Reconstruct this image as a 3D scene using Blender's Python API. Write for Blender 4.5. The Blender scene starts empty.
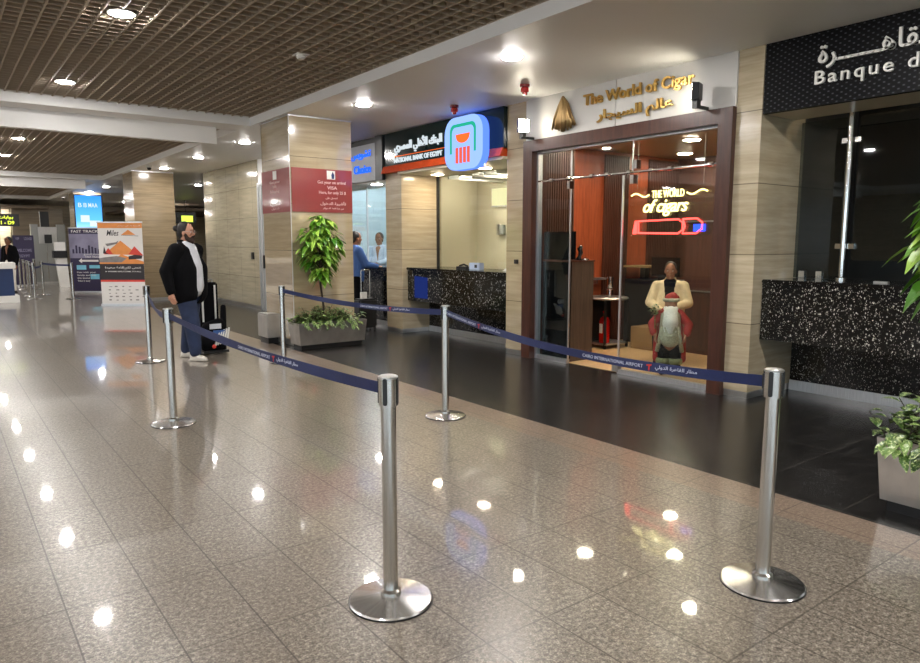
import bpy, bmesh, math, random, unicodedata
from mathutils import Vector, Matrix, noise
random.seed(7)
SC = bpy.context.scene
COL = SC.collection
PI = math.pi
ORG = {}

# ------------------------------------------------------------------ colours and materials
def lin(c):
    c = c / 255.0
    return c / 12.92 if c <= 0.04045 else ((c + 0.055) / 1.055) ** 2.4
def rgb(r, g, b): return (lin(r), lin(g), lin(b), 1.0)

class NT:
    def __init__(s, name):
        s.m = bpy.data.materials.new(name); s.m.use_nodes = True
        s.t = s.m.node_tree; s.t.nodes.clear()
        s.out = s.t.nodes.new('ShaderNodeOutputMaterial')
    def n(s, typ, **kw):
        nd = s.t.nodes.new('ShaderNode' + typ)
        for k, v in kw.items():
            if k.startswith('i_'): nd.inputs[k[2:].replace('_', ' ')].default_value = v
            else: setattr(nd, k, v)
        return nd
    def l(s, a, b): s.t.links.new(a, b)
    def math(s, op, a, b=None, c=None):
        nd = s.n('Math', operation=op)
        for i, v in enumerate((a, b, c)):
            if v is None: continue
            if isinstance(v, (int, float)): nd.inputs[i].default_value = v
            else: s.l(v, nd.inputs[i])
        return nd.outputs[0]
    def mix(s, f, a, b, blend='MIX'):
        nd = s.n('Mix', data_type='RGBA', blend_type=blend)
        for i, v in ((0, f), (6, a), (7, b)):
            if isinstance(v, (int, float, tuple)): nd.inputs[i].default_value = v
            else: s.l(v, nd.inputs[i])
        return nd.outputs[2]
    def ramp(s, f, stops):
        nd = s.n('ValToRGB'); e = nd.color_ramp.elements
        while len(e) > 1: e.remove(e[-1])
        e[0].position, e[0].color = stops[0]
        for p, c in stops[1:]:
            x = e.new(p); x.color = c
        s.l(f, nd.inputs[0]); return nd.outputs[0]
    def pos(s, scale=(1, 1, 1)):
        g = s.n('NewGeometry'); mp = s.n('Mapping'); mp.inputs['Scale'].default_value = scale
        s.l(g.outputs['Position'], mp.inputs[0]); return mp.outputs[0]
    def noise(s, vec, scale, detail=3, rough=.5):
        nd = s.n('TexNoise'); nd.inputs['Scale'].default_value = scale
        nd.inputs['Detail'].default_value = detail; nd.inputs['Roughness'].default_value = rough
        s.l(vec, nd.inputs['Vector']); return nd.outputs[0]
    def bsdf(s, color, rough=.5, metal=0, bump=None, bstr=.1, bdist=.01, **kw):
        b = s.n('BsdfPrincipled')
        for k, v in (('Base Color', color), ('Roughness', rough), ('Metallic', metal)):
            if isinstance(v, (int, float, tuple)): b.inputs[k].default_value = v
            else: s.l(v, b.inputs[k])
        for k, v in kw.items(): b.inputs[k.replace('_', ' ')].default_value = v
        if bump is not None:
            bm = s.n('Bump'); bm.inputs['Strength'].default_value = bstr; bm.inputs['Distance'].default_value = bdist
            s.l(bump, bm.inputs['Height']); s.l(bm.outputs[0], b.inputs['Normal'])
        s.l(b.outputs[0], s.out.inputs[0]); return b

def flat(name, c, rough=.5, metal=0, var=0.08, scale=8.0, **kw):
    t = NT(name)
    v = t.noise(t.pos(), scale, 3)
    d = tuple(x * (1 - var) for x in c[:3]) + (1,); u = tuple(min(1, x * (1 + var)) for x in c[:3]) + (1,)
    t.bsdf(t.ramp(v, [(.3, d), (.7, u)]), rough, metal, **kw)
    return t.m
def emis(name, c, s):
    t = NT(name); e = t.n('Emission'); e.inputs[0].default_value = c; e.inputs[1].default_value = s
    t.l(e.outputs[0], t.out.inputs[0]); return t.m

def stone(name, a, b, joint_z=.705, off=.065, rough=.16, ju=0, axis='Y', band=11.0, **kw):
    t = NT(name); p = t.pos()
    st = t.noise(t.pos((.9, .9, band)), 1.6, 6, .62)
    big = t.noise(t.pos((.5, .5, 1.4)), 1.0, 2)
    xyz = t.n('SeparateXYZ'); t.l(p, xyz.inputs[0])
    row = t.math('FLOOR', t.math('DIVIDE', t.math('SUBTRACT', xyz.outputs[2], off), joint_z))
    wn = t.n('TexWhiteNoise', noise_dimensions='1D'); t.l(row, wn.inputs['W'])
    f = t.math('ADD', t.math('MULTIPLY', st, .75), t.math('MULTIPLY', big, .25))
    colr = t.ramp(f, [(.32, a), (.5, tuple((x + y) / 2 for x, y in zip(a, b))), (.66, b)])
    colr = t.mix(t.math('MULTIPLY', wn.outputs[0], .22), colr, tuple(x * .72 for x in a[:3]) + (1,))
    m = t.math('ABSOLUTE', t.math('SUBTRACT', t.math('FRACT', t.math('DIVIDE', t.math('SUBTRACT', xyz.outputs[2], off), joint_z)), .5))
    j = t.math('GREATER_THAN', m, .5 - .005 / joint_z)
    if ju:
        u = xyz.outputs[1] if axis == 'Y' else xyz.outputs[0]
        m2 = t.math('ABSOLUTE', t.math('SUBTRACT', t.math('FRACT', t.math('DIVIDE', u, ju)), .5))
        j = t.math('MAXIMUM', j, t.math('GREATER_THAN', m2, .5 - .005 / ju))
    colr = t.mix(t.math('MULTIPLY', j, .65), colr, rgb(60, 50, 38))
    t.bsdf(colr, rough, **kw); return t.m

def granite():
    t = NT('polished granite tiles'); p = t.pos(); xyz = t.n('SeparateXYZ'); t.l(p, xyz.inputs[0])
    n1 = t.noise(p, 130, 4, .75); n2 = t.noise(p, 48, 2, .6)
    v = t.n('TexVoronoi'); v.inputs['Scale'].default_value = 110; t.l(p, v.inputs[0])
    f = t.math('ADD', t.math('MULTIPLY', n1, .6), t.math('MULTIPLY', n2, .4))
    c = t.ramp(f, [(.36, rgb(46, 42, 38)), (.475, rgb(112, 104, 93)), (.56, rgb(150, 141, 127)), (.68, rgb(206, 199, 184))])
    vs = t.n('SeparateColor'); t.l(v.outputs['Color'], vs.inputs[0])
    c = t.mix(t.math('MULTIPLY', t.math('GREATER_THAN', vs.outputs[0], .82), .5), c, rgb(72, 58, 50))
    tx = t.math('DIVIDE', t.math('SUBTRACT', xyz.outputs[0], .015), .328); ty = t.math('DIVIDE', t.math('SUBTRACT', xyz.outputs[1], .04), .656)
    cb = t.n('CombineXYZ'); t.l(t.math('FLOOR', tx), cb.inputs[0]); t.l(t.math('FLOOR', ty), cb.inputs[1])
    wn = t.n('TexWhiteNoise', noise_dimensions='3D'); t.l(cb.outputs[0], wn.inputs[0])
    c = t.mix(t.math('MULTIPLY', wn.outputs[0], .2), c, rgb(106, 94, 82))
    band = t.math('GREATER_THAN', xyz.outputs[0], 3.86)
    c = t.mix(t.math('MULTIPLY', band, .3), c, rgb(160, 126, 102))
    jx = t.math('GREATER_THAN', t.math('ABSOLUTE', t.math('SUBTRACT', t.math('FRACT', tx), .5)), .5 - .0035 / .328)
    jy = t.math('GREATER_THAN', t.math('ABSOLUTE', t.math('SUBTRACT', t.math('FRACT', ty), .5)), .5 - .0042 / .656)
    j = t.math('MAXIMUM', jx, t.math('MULTIPLY', jy, .8))
    c = t.mix(t.math('MULTIPLY', j, .75), c, rgb(48, 38, 30))
    r = t.math('ADD', .27, t.math('MULTIPLY', t.noise(p, 1.2, 2), .06))
    t.bsdf(c, r, Specular_IOR_Level=.5, Coat_Weight=.8, Coat_Roughness=.035, Coat_IOR=1.6); return t.m

def black_tile():
    t = NT('black slate tiles'); p = t.pos(); xyz = t.n('SeparateXYZ'); t.l(p, xyz.inputs[0])
    n1 = t.noise(t.pos((1, 3, 1)), 3.5, 6, .65)
    c = t.ramp(n1, [(.3, rgb(22, 21, 21)), (.55, rgb(34, 33, 32)), (.75, rgb(56, 54, 51))])
    tx = t.math('DIVIDE', t.math('SUBTRACT', xyz.outputs[0], .02), .6); ty = t.math('DIVIDE', xyz.outputs[1], .6)
    cb = t.n('CombineXYZ'); t.l(t.math('FLOOR', tx), cb.inputs[0]); t.l(t.math('FLOOR', ty), cb.inputs[1])
    wn = t.n('TexWhiteNoise', noise_dimensions='3D'); t.l(cb.outputs[0], wn.inputs[0])
    c = t.mix(t.math('MULTIPLY', wn.outputs[0], .35), c, rgb(16, 15, 15))
    jx = t.math('GREATER_THAN', t.math('ABSOLUTE', t.math('SUBTRACT', t.math('FRACT', tx), .5)), .494)
    jy = t.math('GREATER_THAN', t.math('ABSOLUTE', t.math('SUBTRACT', t.math('FRACT', ty), .5)), .494)
    c = t.mix(t.math('MULTIPLY', t.math('MAXIMUM', jx, jy), .8), c, rgb(82, 78, 72))
    r = t.math('ADD', .2, t.math('MULTIPLY', n1, .08))
    t.bsdf(c, r, Specular_IOR_Level=.4); return t.m

def terrazzo():
    t = NT('black terrazzo with white chips'); p = t.pos()
    mp = t.n('Mapping'); mp.inputs['Scale'].default_value = (1, 1.0, .55); t.l(p, mp.inputs[0])
    cols = None
    for sc, th, lo in ((62, .16, .62), (105, .14, .5)):
        v = t.n('TexVoronoi'); v.inputs['Scale'].default_value = sc; t.l(mp.outputs[0], v.inputs[0])
        s = t.n('SeparateColor'); t.l(v.outputs['Color'], s.inputs[0])
        chip = t.math('MULTIPLY', t.math('LESS_THAN', v.outputs['Distance'], t.math('MULTIPLY', s.outputs[1], th + .22)), t.math('GREATER_THAN', s.outputs[0], lo))
        cols = chip if cols is None else t.math('MAXIMUM', cols, chip)
    n = t.noise(p, 30, 2)
    c = t.mix(cols, rgb(9, 9, 10), t.ramp(n, [(.35, rgb(120, 116, 108)), (.65, rgb(222, 216, 204))]))
    t.bsdf(c, .12); return t.m

def wood(name, a, b, sc=(14, 14, 1.2), rough=.35):
    t = NT(name); n = t.noise(t.pos(sc), 2.2, 6, .6)
    t.bsdf(t.ramp(n, [(.3, a), (.7, b)]), rough); return t.m

def steel(name, c=(.62, .61, .59), rough=.22, streak=(60, 60, 2), var=.1):
    t = NT(name); n = t.noise(t.pos(streak), 4, 4)
    a = tuple(x * .82 for x in c) + (1,); b = tuple(min(1, x * 1.1) for x in c) + (1,)
    t.bsdf(t.ramp(n, [(.3, a), (.7, b)]), t.math('ADD', rough, t.math('MULTIPLY', n, var)), 1.0); return t.m

def brushed_disc():
    t = NT('radially brushed steel'); tc = t.n('TexCoord'); s = t.n('SeparateXYZ'); t.l(tc.outputs['Object'], s.inputs[0])
    a = t.math('ARCTAN2', s.outputs[1], s.outputs[0])
    cb = t.n('CombineXYZ'); t.l(t.math('COSINE', a), cb.inputs[0]); t.l(t.math('SINE', a), cb.inputs[1])
    n = t.noise(cb.outputs[0], 5, 3, .6)
    t.bsdf(t.ramp(n, [(.3, (.52, .51, .5, 1)), (.7, (.80, .79, .77, 1))]), t.math('ADD', .16, t.math('MULTIPLY', n, .12)), 1.0)
    return t.m

def glass(name='clear glass', tint=(.93, .97, .96, 1), refl=1.0):
    t = NT(name); tr = t.n('BsdfTransparent'); tr.inputs[0].default_value = tint
    g = t.n('BsdfGlossy'); g.inputs['Roughness'].default_value = .02
    fr = t.n('LayerWeight'); fr.inputs[0].default_value = .5
    mx = t.n('MixShader'); t.l(t.math('MULTIPLY', t.math('ADD', t.math('POWER', fr.outputs['Facing'], 4.0), .045), refl), mx.inputs[0]); t.l(tr.outputs[0], mx.inputs[1]); t.l(g.outputs[0], mx.inputs[2])
    t.l(mx.outputs[0], t.out.inputs[0]); return t.m

def leafmat(name, a, b, c, edge=None):
    t = NT(name); g = t.n('NewGeometry')
    colr = t.ramp(g.outputs['Random Per Island'], [(0, a), (.5, b), (1, c)])
    if edge:
        n = t.noise(t.pos(), 70, 2); colr = t.mix(t.math('GREATER_THAN', n, .56), colr, edge)
    b_ = t.bsdf(colr, .35); return t.m

def perforated():
    t = NT('black perforated metal'); p = t.pos(); s = t.n('SeparateXYZ'); t.l(p, s.inputs[0])
    u = t.math('MULTIPLY', s.outputs[1], 13); v = t.math('MULTIPLY', s.outputs[2], 20)
    a = t.math('ABSOLUTE', t.math('SUBTRACT', t.math('FRACT', t.math('ADD', u, v)), .5))
    b = t.math('ABSOLUTE', t.math('SUBTRACT', t.math('FRACT', t.math('SUBTRACT', u, v)), .5))
    m = t.math('ADD', a, b)
    c = t.ramp(m, [(.25, rgb(3, 3, 5)), (.7, rgb(7, 7, 9)), (.92, rgb(70, 70, 76))])
    t.bsdf(c, .5, 0, Specular_IOR_Level=.15); return t.m

M = {}
def mats():
    M['granite'] = granite(); M['slate'] = black_tile(); M['terrazzo'] = terrazzo(); M['perf'] = perforated()
    M['stone'] = stone('beige veined stone', rgb(166, 150, 122), rgb(202, 188, 160))
    M['stone_wall'] = stone('beige polished stone wall', rgb(138, 130, 110), rgb(168, 160, 138), ju=.9, rough=.1)
    M['stone_dark'] = stone('brown veined stone', rgb(124, 108, 84), rgb(158, 140, 112))
    M['stone_far'] = stone('pale stone wall', rgb(168, 154, 126), rgb(214, 200, 172), ju=1.2, axis='X', rough=.4)
    M['stone_grey'] = stone('greyish stone', rgb(164, 146, 116), rgb(196, 178, 146), Coat_Weight=1.0, Coat_IOR=2.0, Coat_Roughness=.04)
    M['brown_wall'] = stone('brown stone wall', rgb(96, 84, 66), rgb(128, 114, 92), rough=.4)
    M['ceil'] = flat('white painted ceiling', rgb(236, 234, 231), .45, var=.02, scale=.6)
    M['grid'] = flat('taupe open cell ceiling', rgb(176, 162, 144), .7, var=.04, scale=2)
    M['plenum'] = flat('dark ceiling void', rgb(128, 114, 98), .9)
    M['steel'] = steel('brushed steel', (.64, .62, .58), .2, streak=(9, 9, .5), var=.05); M['steel_dark'] = steel('dull steel', (.5, .49, .47), .32)
    M['chrome'] = steel('polished steel', (.74, .73, .71), .08, var=.06)
    M['disc'] = brushed_disc(); M['alu'] = steel('aluminium', (.72, .73, .75), .35)
    M['black'] = flat('black plastic', rgb(20, 20, 21), .4); M['black_gloss'] = flat('black gloss', rgb(12, 13, 15), .06)
    M['white'] = flat('white paint', rgb(226, 224, 218), .5, var=.02); M['signwhite'] = flat('white sign board', rgb(206, 203, 198), .35, var=.03, scale=1)
    M['brown'] = wood('dark brown veneer', rgb(58, 32, 24), rgb(80, 46, 34), rough=.3)
    M['walnut'] = wood('grey brown wood', rgb(58, 46, 38), rgb(88, 72, 60), sc=(30, 30, 1.5), rough=.4)
    M['redwood'] = wood('red brown wood panel', rgb(126, 58, 32), rgb(164, 82, 50), rough=.35)
    M['darkwood'] = wood('dark wood slats', rgb(66, 38, 28), rgb(92, 54, 40), rough=.45)
    M['glass'] = glass(); M['glass_dark'] = glass('grey tinted glass', (.55, .6, .6, 1), 1.3)
    M['gold'] = steel('brushed gold', (.72, .46, .14), .2)
    M['belt'] = flat('navy webbing', rgb(9, 28, 78), .55, var=.1, scale=60)
    M['print'] = flat('white print', rgb(200, 206, 225), .6); M['redprint'] = flat('red print', rgb(205, 48, 40), .6)
    M['lamp'] = emis('lit lamp', (1, .96, .925, 1), 600); M['lamp_warm'] = emis('warm shop lamp', (1, .84, .62, 1), 210)
    M['lamp_sq'] = emis('lit cream lamp', (1, .9, .74, 1), 150); M['lamp_sqc'] = emis('lit white lamp', (.9, .97, 1, 1), 130)
    M['beige_floor'] = wood('light beige floor', rgb(196, 160, 116), rgb(212, 178, 134), sc=(2, 10, 2), rough=.3)
    M['cream'] = flat('cream wall', rgb(214, 203, 178), .35, var=.02, scale=1); M['darkwall'] = flat('charcoal wall', rgb(34, 35, 36), .5)
    M['redsign'] = flat('dark red vinyl', rgb(138, 42, 40), .5, var=.03, Coat_Weight=1.0, Coat_IOR=1.7, Coat_Roughness=.08)
    M['pinkprint'] = flat('pinkish white print', rgb(226, 190, 186), .4)
    M['leaf'] = leafmat('bright green leaf', rgb(52, 104, 20), rgb(110, 160, 44), rgb(172, 204, 88))
    M['leaf2'] = leafmat('variegated leaf', rgb(28, 56, 18), rgb(62, 94, 34), rgb(108, 138, 66), rgb(164, 180, 120))
    M['stem'] = flat('brown stem', rgb(50, 38, 24), .8); M['soil'] = flat('soil', rgb(44, 32, 24), .95, scale=40)
    M['skin'] = flat('skin', rgb(196, 142, 116), .5, var=.04, scale=20); M['skin2'] = flat('tan skin', rgb(150, 100, 74), .5, var=.04, scale=20)
    M['hair'] = flat('dark hair', rgb(26, 20, 17), .6, var=.3, scale=90); M['beard'] = flat('brown beard', rgb(52, 34, 26), .8, var=.3, scale=120)
    M['fabric_black'] = flat('black cloth', rgb(8, 8, 11), .9, var=.2, scale=14, Specular_IOR_Level=.15); M['tee'] = flat('white cotton', rgb(206, 208, 214), .8)
    M['denim'] = flat('blue denim', rgb(32, 44, 72), .85, var=.25, scale=9); M['shoe'] = flat('white leather', rgb(214, 208, 198), .5)
    M['cream_cloth'] = flat('cream quilted cloth', rgb(220, 198, 158), .7, var=.14, scale=14)
    M['blue_cloth'] = flat('blue cloth', rgb(58, 92, 150), .8); M['pale_cloth'] = flat('pale blue cloth', rgb(190, 205, 228), .8)
    M['red_cloth'] = flat('red velvet', rgb(152, 24, 20), .7, var=.2, scale=14); M['silver_cloth'] = flat('grey brocade', rgb(168, 164, 140), .45, var=.3, scale=70)
    M['wool'] = flat('white wool', rgb(226, 222, 212), .9, var=.15, scale=60); M['fur_green'] = flat('grey green fur', rgb(118, 120, 84), .9, var=.3, scale=60)
    M['red'] = flat('red enamel', rgb(176, 22, 18), .25); M['darkred'] = flat('dark red plastic', rgb(120, 20, 22), .4)
    M['navy'] = flat('navy laminate', rgb(18, 42, 86), .3); M['nbe'] = flat('dark green gloss', rgb(10, 34, 34), .12)
    M['orange'] = flat('orange gloss', rgb(212, 78, 30), .25)
    M['purple'] = flat('dark purple print', rgb(44, 36, 68), .5, var=.06, scale=3); M['lilac'] = flat('grey lilac print', rgb(132, 128, 152), .5, var=.2, scale=3)
    M['banner_orange'] = flat('orange print', rgb(222, 140, 70), .5); M['banner_white'] = flat('white print ground', rgb(222, 218, 214), .5, var=.02)
    M['banner_red'] = flat('red banner print', rgb(206, 62, 50), .5); M['banner_dark'] = flat('dark banner print', rgb(36, 30, 34), .5)
    M['banner_grey'] = flat('grey banner print', rgb(128, 122, 120), .5, var=.2, scale=9); M['cyanprint'] = flat('pale cyan print', rgb(120, 190, 214), .5)
    M['grey_panel'] = flat('light grey panel', rgb(146, 148, 144), .3, var=.04, scale=2); M['greysign'] = flat('grey sign panel', rgb(158, 160, 164), .35, var=.03)
    M['cardboard'] = flat('cardboard', rgb(150, 118, 74), .8)
    M['e_white'] = emis('lit white letters', (.86, .95, 1, 1), .85); M['e_blue'] = emis('lit blue letters', (.03, .16, .95, 1), 1.3)
    M['e_sky'] = emis('lit sky blue', (.27, .43, 1, 1), 1.5); M['e_side'] = emis('lit blue box side', (.10, .22, 1, 1), 1.6)
    M['e_green'] = emis('lit green', (.02, .42, .26, 1), 1.2); M['e_orange'] = emis('lit orange', (1, .16, .03, 1), 1.3); M['e_red'] = emis('lit red bar', (.85, .12, .07, 1), 1.2)
    M['e_yellow'] = emis('yellow neon', (1, .80, .30, 1), 4.2); M['e_redneon'] = emis('red neon', (1, .06, .05, 1), 5.5); M['e_blueneon'] = emis('blue glow', (.02, .06, 1, 1), 3.5)
    M['e_warm'] = emis('lit cream panel', (1, .88, .48, 1), 1.25); M['e_signyellow'] = emis('lit yellow text', (.85, 1, .08, 1), 1.5)
    M['e_pin'] = emis('lit yellow green sign', (.8, 1, .1, 1), 1.4)
    M['e_flood'] = emis('floodlight face', (1, .92, .74, 1), 60); M['e_white2'] = emis('lit screen white', (.8, .93, 1, 1), 1.1)
    t = NT('blue screen picture'); s = t.n('SeparateXYZ'); t.l(t.pos(), s.inputs[0]); e = t.n('Emission')
    t.l(t.ramp(t.math('DIVIDE', t.math('SUBTRACT', s.outputs[2], 2.0), 1.4), [(0, (.45, .8, 1, 1)), (.3, (.12, .5, 1, 1)), (1, (.03, .26, .95, 1))]), e.inputs[0]); e.inputs[1].default_value = 1.5
    t.l(e.outputs[0], t.out.inputs[0]); M['screen'] = t.m
    t = NT('gauze curtain glow'); M['bluewhite'] = flat('blue white wall', rgb(205, 222, 232), .4, var=.02)
mats()

# ------------------------------------------------------------------ mesh building
class MB:
    def __init__(s): s.b = bmesh.new()
    def box(s, x0, x1, y0, y1, z0, z1):
        v = [s.b.verts.new(p) for p in ((x0, y0, z0), (x1, y0, z0), (x1, y1, z0), (x0, y1, z0), (x0, y0, z1), (x1, y0, z1), (x1, y1, z1), (x0, y1, z1))]
        for f in ((3, 2, 1, 0), (4, 5, 6, 7), (0, 1, 5, 4), (1, 2, 6, 5), (2, 3, 7, 6), (3, 0, 4, 7)): s.b.faces.new([v[i] for i in f])
        return s
    def hexa(s, bot, top):
        v = [s.b.verts.new(p) for p in list(bot) + list(top)]; n = len(bot)
        s.b.faces.new([v[i] for i in reversed(range(n))]); s.b.faces.new([v[n + i] for i in range(n)])
        for i in range(n): s.b.faces.new([v[i], v[(i + 1) % n], v[n + (i + 1) % n], v[n + i]])
        return s
    def prism(s, pts, frame, d0, d1):   # pts in (u,v); frame(u,v,d) -> xyz
        return s.hexa([frame(u, v, d0) for u, v in pts], [frame(u, v, d1) for u, v in pts])
    def cone(s, p0, p1, r0, r1, n=12, caps=True):
        p0, p1 = Vector(p0), Vector(p1); d = (p1 - p0)
        if d.length < 1e-6: return s
        d.normalize(); a = d.orthogonal().normalized(); c = d.cross(a)
        A = [s.b.verts.new(p0 + (a * math.cos(2 * PI * i / n) + c * math.sin(2 * PI * i / n)) * r0) for i in range(n)]
        B = [s.b.verts.new(p1 + (a * math.cos(2 * PI * i / n) + c * math.sin(2 * PI * i / n)) * r1) for i in range(n)]
        for i in range(n): s.b.faces.new([A[i], A[(i + 1) % n], B[(i + 1) % n], B[i]])
        if caps: s.b.faces.new(list(reversed(A))); s.b.faces.new(B)
        return s
    def ball(s, p, r, n=10, sc=(1, 1, 1), rot=None):
        m = Matrix.Translation(Vector(p)) @ (rot or Matrix()) @ Matrix.Diagonal((sc[0] * r, sc[1] * r, sc[2] * r, 1))
        bmesh.ops.create_uvsphere(s.b, u_segments=n + 4, v_segments=n, radius=1, matrix=m); return s
    def tube(s, pts, r, n=8):
        pts = [Vector(p) for p in pts]; rr = r if isinstance(r, (list, tuple)) else [r] * len(pts)
        rings = []; prev = None
        for i, p in enumerate(pts):
            d = (pts[min(i + 1, len(pts) - 1)] - pts[max(i - 1, 0)]).normalized()
            a = d.orthogonal().normalized() if prev is None else (prev - d * prev.dot(d)).normalized()
            prev = a; c = d.cross(a)
            rings.append([s.b.verts.new(p + (a * math.cos(2 * PI * k / n) + c * math.sin(2 * PI * k / n)) * rr[i]) for k in range(n)])
        for A, B in zip(rings, rings[1:]):
            for k in range(n): s.b.faces.new([A[k], A[(k + 1) % n], B[(k + 1) % n], B[k]])
        s.b.faces.new(list(reversed(rings[0]))); s.b.faces.new(rings[-1]); return s
    def lathe(s, prof, c=(0, 0, 0), n=32):
        rings = []
        for r, z in prof: rings.append([s.b.verts.new((c[0] + r * math.cos(2 * PI * k / n), c[1] + r * math.sin(2 * PI * k / n), c[2] + z)) for k in range(n)])
        for A, B in zip(rings, rings[1:]):
            for k in range(n): s.b.faces.new([A[k], A[(k + 1) % n], B[(k + 1) % n], B[k]])
        s.b.faces.new(list(reversed(rings[0]))); s.b.faces.new(rings[-1]); return s
    def limb(s, pts, rad, n=12):
        for i in range(len(pts)):
            s.ball(pts[i], rad[i], n)
            if i: s.cone(pts[i - 1], pts[i], rad[i - 1], rad[i], n + 4)
        return s
    def leaf(s, base, d, L, W, droop=.3, fold=.25):
        base = Vector(base); d = Vector(d).normalized(); up = Vector((0, 0, 1)); side = d.cross(up)
        if side.length < .1: side = Vector((1, 0, 0))
        side.normalize(); nrm = side.cross(d)
        prof = ((0, .06), (.25, .8), (.5, 1), (.78, .6), (1, .03)); row = []
        for t, w in prof:
            c = base + d * (L * t) - up * (droop * L * t * t)
            row.append((s.b.verts.new(c + side * (W * w * .5) + nrm * (fold * W * w * .5)), s.b.verts.new(c), s.b.verts.new(c - side * (W * w * .5) + nrm * (fold * W * w * .5))))
        for a, b in zip(row, row[1:]):
            s.b.faces.new((a[0], a[1], b[1], b[0])); s.b.faces.new((a[1], a[2], b[2], b[1]))
        return s
    def build(s, name, mat, parent=None, smooth=False, bevel=0, tri=False):
        org = ORG.get(parent.name, Vector()) if parent else Vector()
        if bevel: bmesh.ops.bevel(s.b, geom=[e for e in s.b.edges], offset=bevel, segments=2, affect='EDGES', clamp_overlap=True)
        bmesh.ops.recalc_face_normals(s.b, faces=s.b.faces)
        if org.length: bmesh.ops.translate(s.b, verts=s.b.verts, vec=-org)
        me = bpy.data.meshes.new(name); s.b.to_mesh(me); s.b.free()
        return link(name, me, mat, parent, smooth)
def link(name, me, mat, parent, smooth=False):
    o = bpy.data.objects.new(name, me); COL.objects.link(o)
    if mat: me.materials.clear(); me.materials.append(M[mat] if isinstance(mat, str) else mat)
    if smooth:
        for p in me.polygons: p.use_smooth = True
    if smooth == 'auto':
        me.set_sharp_from_angle(angle=math.radians(35))
    if parent: o.parent = parent; ORG[o.name] = ORG.get(parent.name, Vector())
    return o
def tag(o, label, cat, group=None):
    o['label'] = label; o['category'] = cat
    if group: o['group'] = group
    return o
def struct(o): o['kind'] = 'structure'; return o
def thing(name, loc, label, cat, group=None):
    o = bpy.data.objects.new(name, None); COL.objects.link(o); o.location = loc; o.empty_display_size = .1
    ORG[o.name] = Vector(loc); return tag(o, label, cat, group)
def sempty(name, loc):
    o = bpy.data.objects.new(name, None); COL.objects.link(o); o.location = loc; ORG[o.name] = Vector(loc); return struct(o)
def bx(name, mat, parent, *b, bevel=0): return MB().box(*b).build(name, mat, parent, bevel=bevel)
def remesh(mb, name, mat, parent, vox=.01, smooth=4, cut=None, solid=0):
    org = ORG.get(parent.name, Vector()) if parent else Vector()
    me = bpy.data.meshes.new(name); mb.b.to_mesh(me); mb.b.free()
    o = bpy.data.objects.new(name, me); COL.objects.link(o)
    r = o.modifiers.new('r', 'REMESH'); r.mode = 'VOXEL'; r.voxel_size = vox
    sm = o.modifiers.new('s', 'SMOOTH'); sm.iterations = smooth; sm.factor = .5
    dg = bpy.context.evaluated_depsgraph_get(); m2 = bpy.data.meshes.new_from_object(o.evaluated_get(dg))
    bpy.data.objects.remove(o); bpy.data.meshes.remove(me)
    b = bmesh.new(); b.from_mesh(m2)
    if cut:
        bmesh.ops.delete(b, geom=[f for f in b.faces if cut(f.calc_center_median())], context='FACES')
    if solid: bmesh.ops.solidify(b, geom=list(b.faces), thickness=solid)
    if org.length: bmesh.ops.translate(b, verts=b.verts, vec=-org)
    b.to_mesh(m2); b.free(); m2.name = name
    return link(name, m2, mat, parent, True)
def dup(root, loc, label=None, group=None, rz=None):
    r = root.copy(); COL.objects.link(r); r.location = loc
    if rz is not None: r.rotation_euler = (0, 0, rz)
    if label: r['label'] = label
    if group: r['group'] = group
    for ch in list(root.children):
        c = ch.copy(); COL.objects.link(c); c.parent = r
        for g in list(ch.children):
            d = g.copy(); COL.objects.link(d); d.parent = c
    return r

# ------------------------------------------------------------------ lettering
AF = {}
for _c in range(0xFE70, 0xFEFD):
    _d = unicodedata.decomposition(chr(_c)).split()
    if _d and _d[0][0] == '<': AF[(_d[0], tuple(int(x, 16) for x in _d[1:]))] = chr(_c)
def arab(s):
    o = [ord(c) for c in s]; it = []; i = 0
    while i < len(o):
        if o[i] == 0x644 and i + 1 < len(o) and o[i + 1] in (0x627, 0x623, 0x625, 0x622): it.append((o[i], o[i + 1])); i += 2
        else: it.append((o[i],)); i += 1
    nx = lambda t: t == (0x640,) or ('<initial>', t) in AF
    pv = lambda t: t == (0x640,) or ('<final>', t) in AF
    out = []
    for k, t in enumerate(it):
        p = k > 0 and nx(it[k - 1]) and pv(t); n = k + 1 < len(it) and nx(t) and pv(it[k + 1])
        f = '<medial>' if p and n else '<final>' if p else '<initial>' if n else '<isolated>'
        out.append(AF.get((f, t), ''.join(map(chr, t))))
    return ''.join(reversed(out))
def text_mesh(s, bold=.0, spacing=1.0, shear=0):
    c = bpy.data.curves.new('t', 'FONT'); c.body = s; c.size = 1; c.extrude = .5; c.offset = bold; c.space_character = spacing; c.shear = shear; c.resolution_u = 3
    o = bpy.data.objects.new('t', c); COL.objects.link(o)
    me = bpy.data.meshes.new_from_object(o.evaluated_get(bpy.context.evaluated_depsgraph_get()))
    bpy.data.objects.remove(o); bpy.data.curves.remove(c); return me
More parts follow.
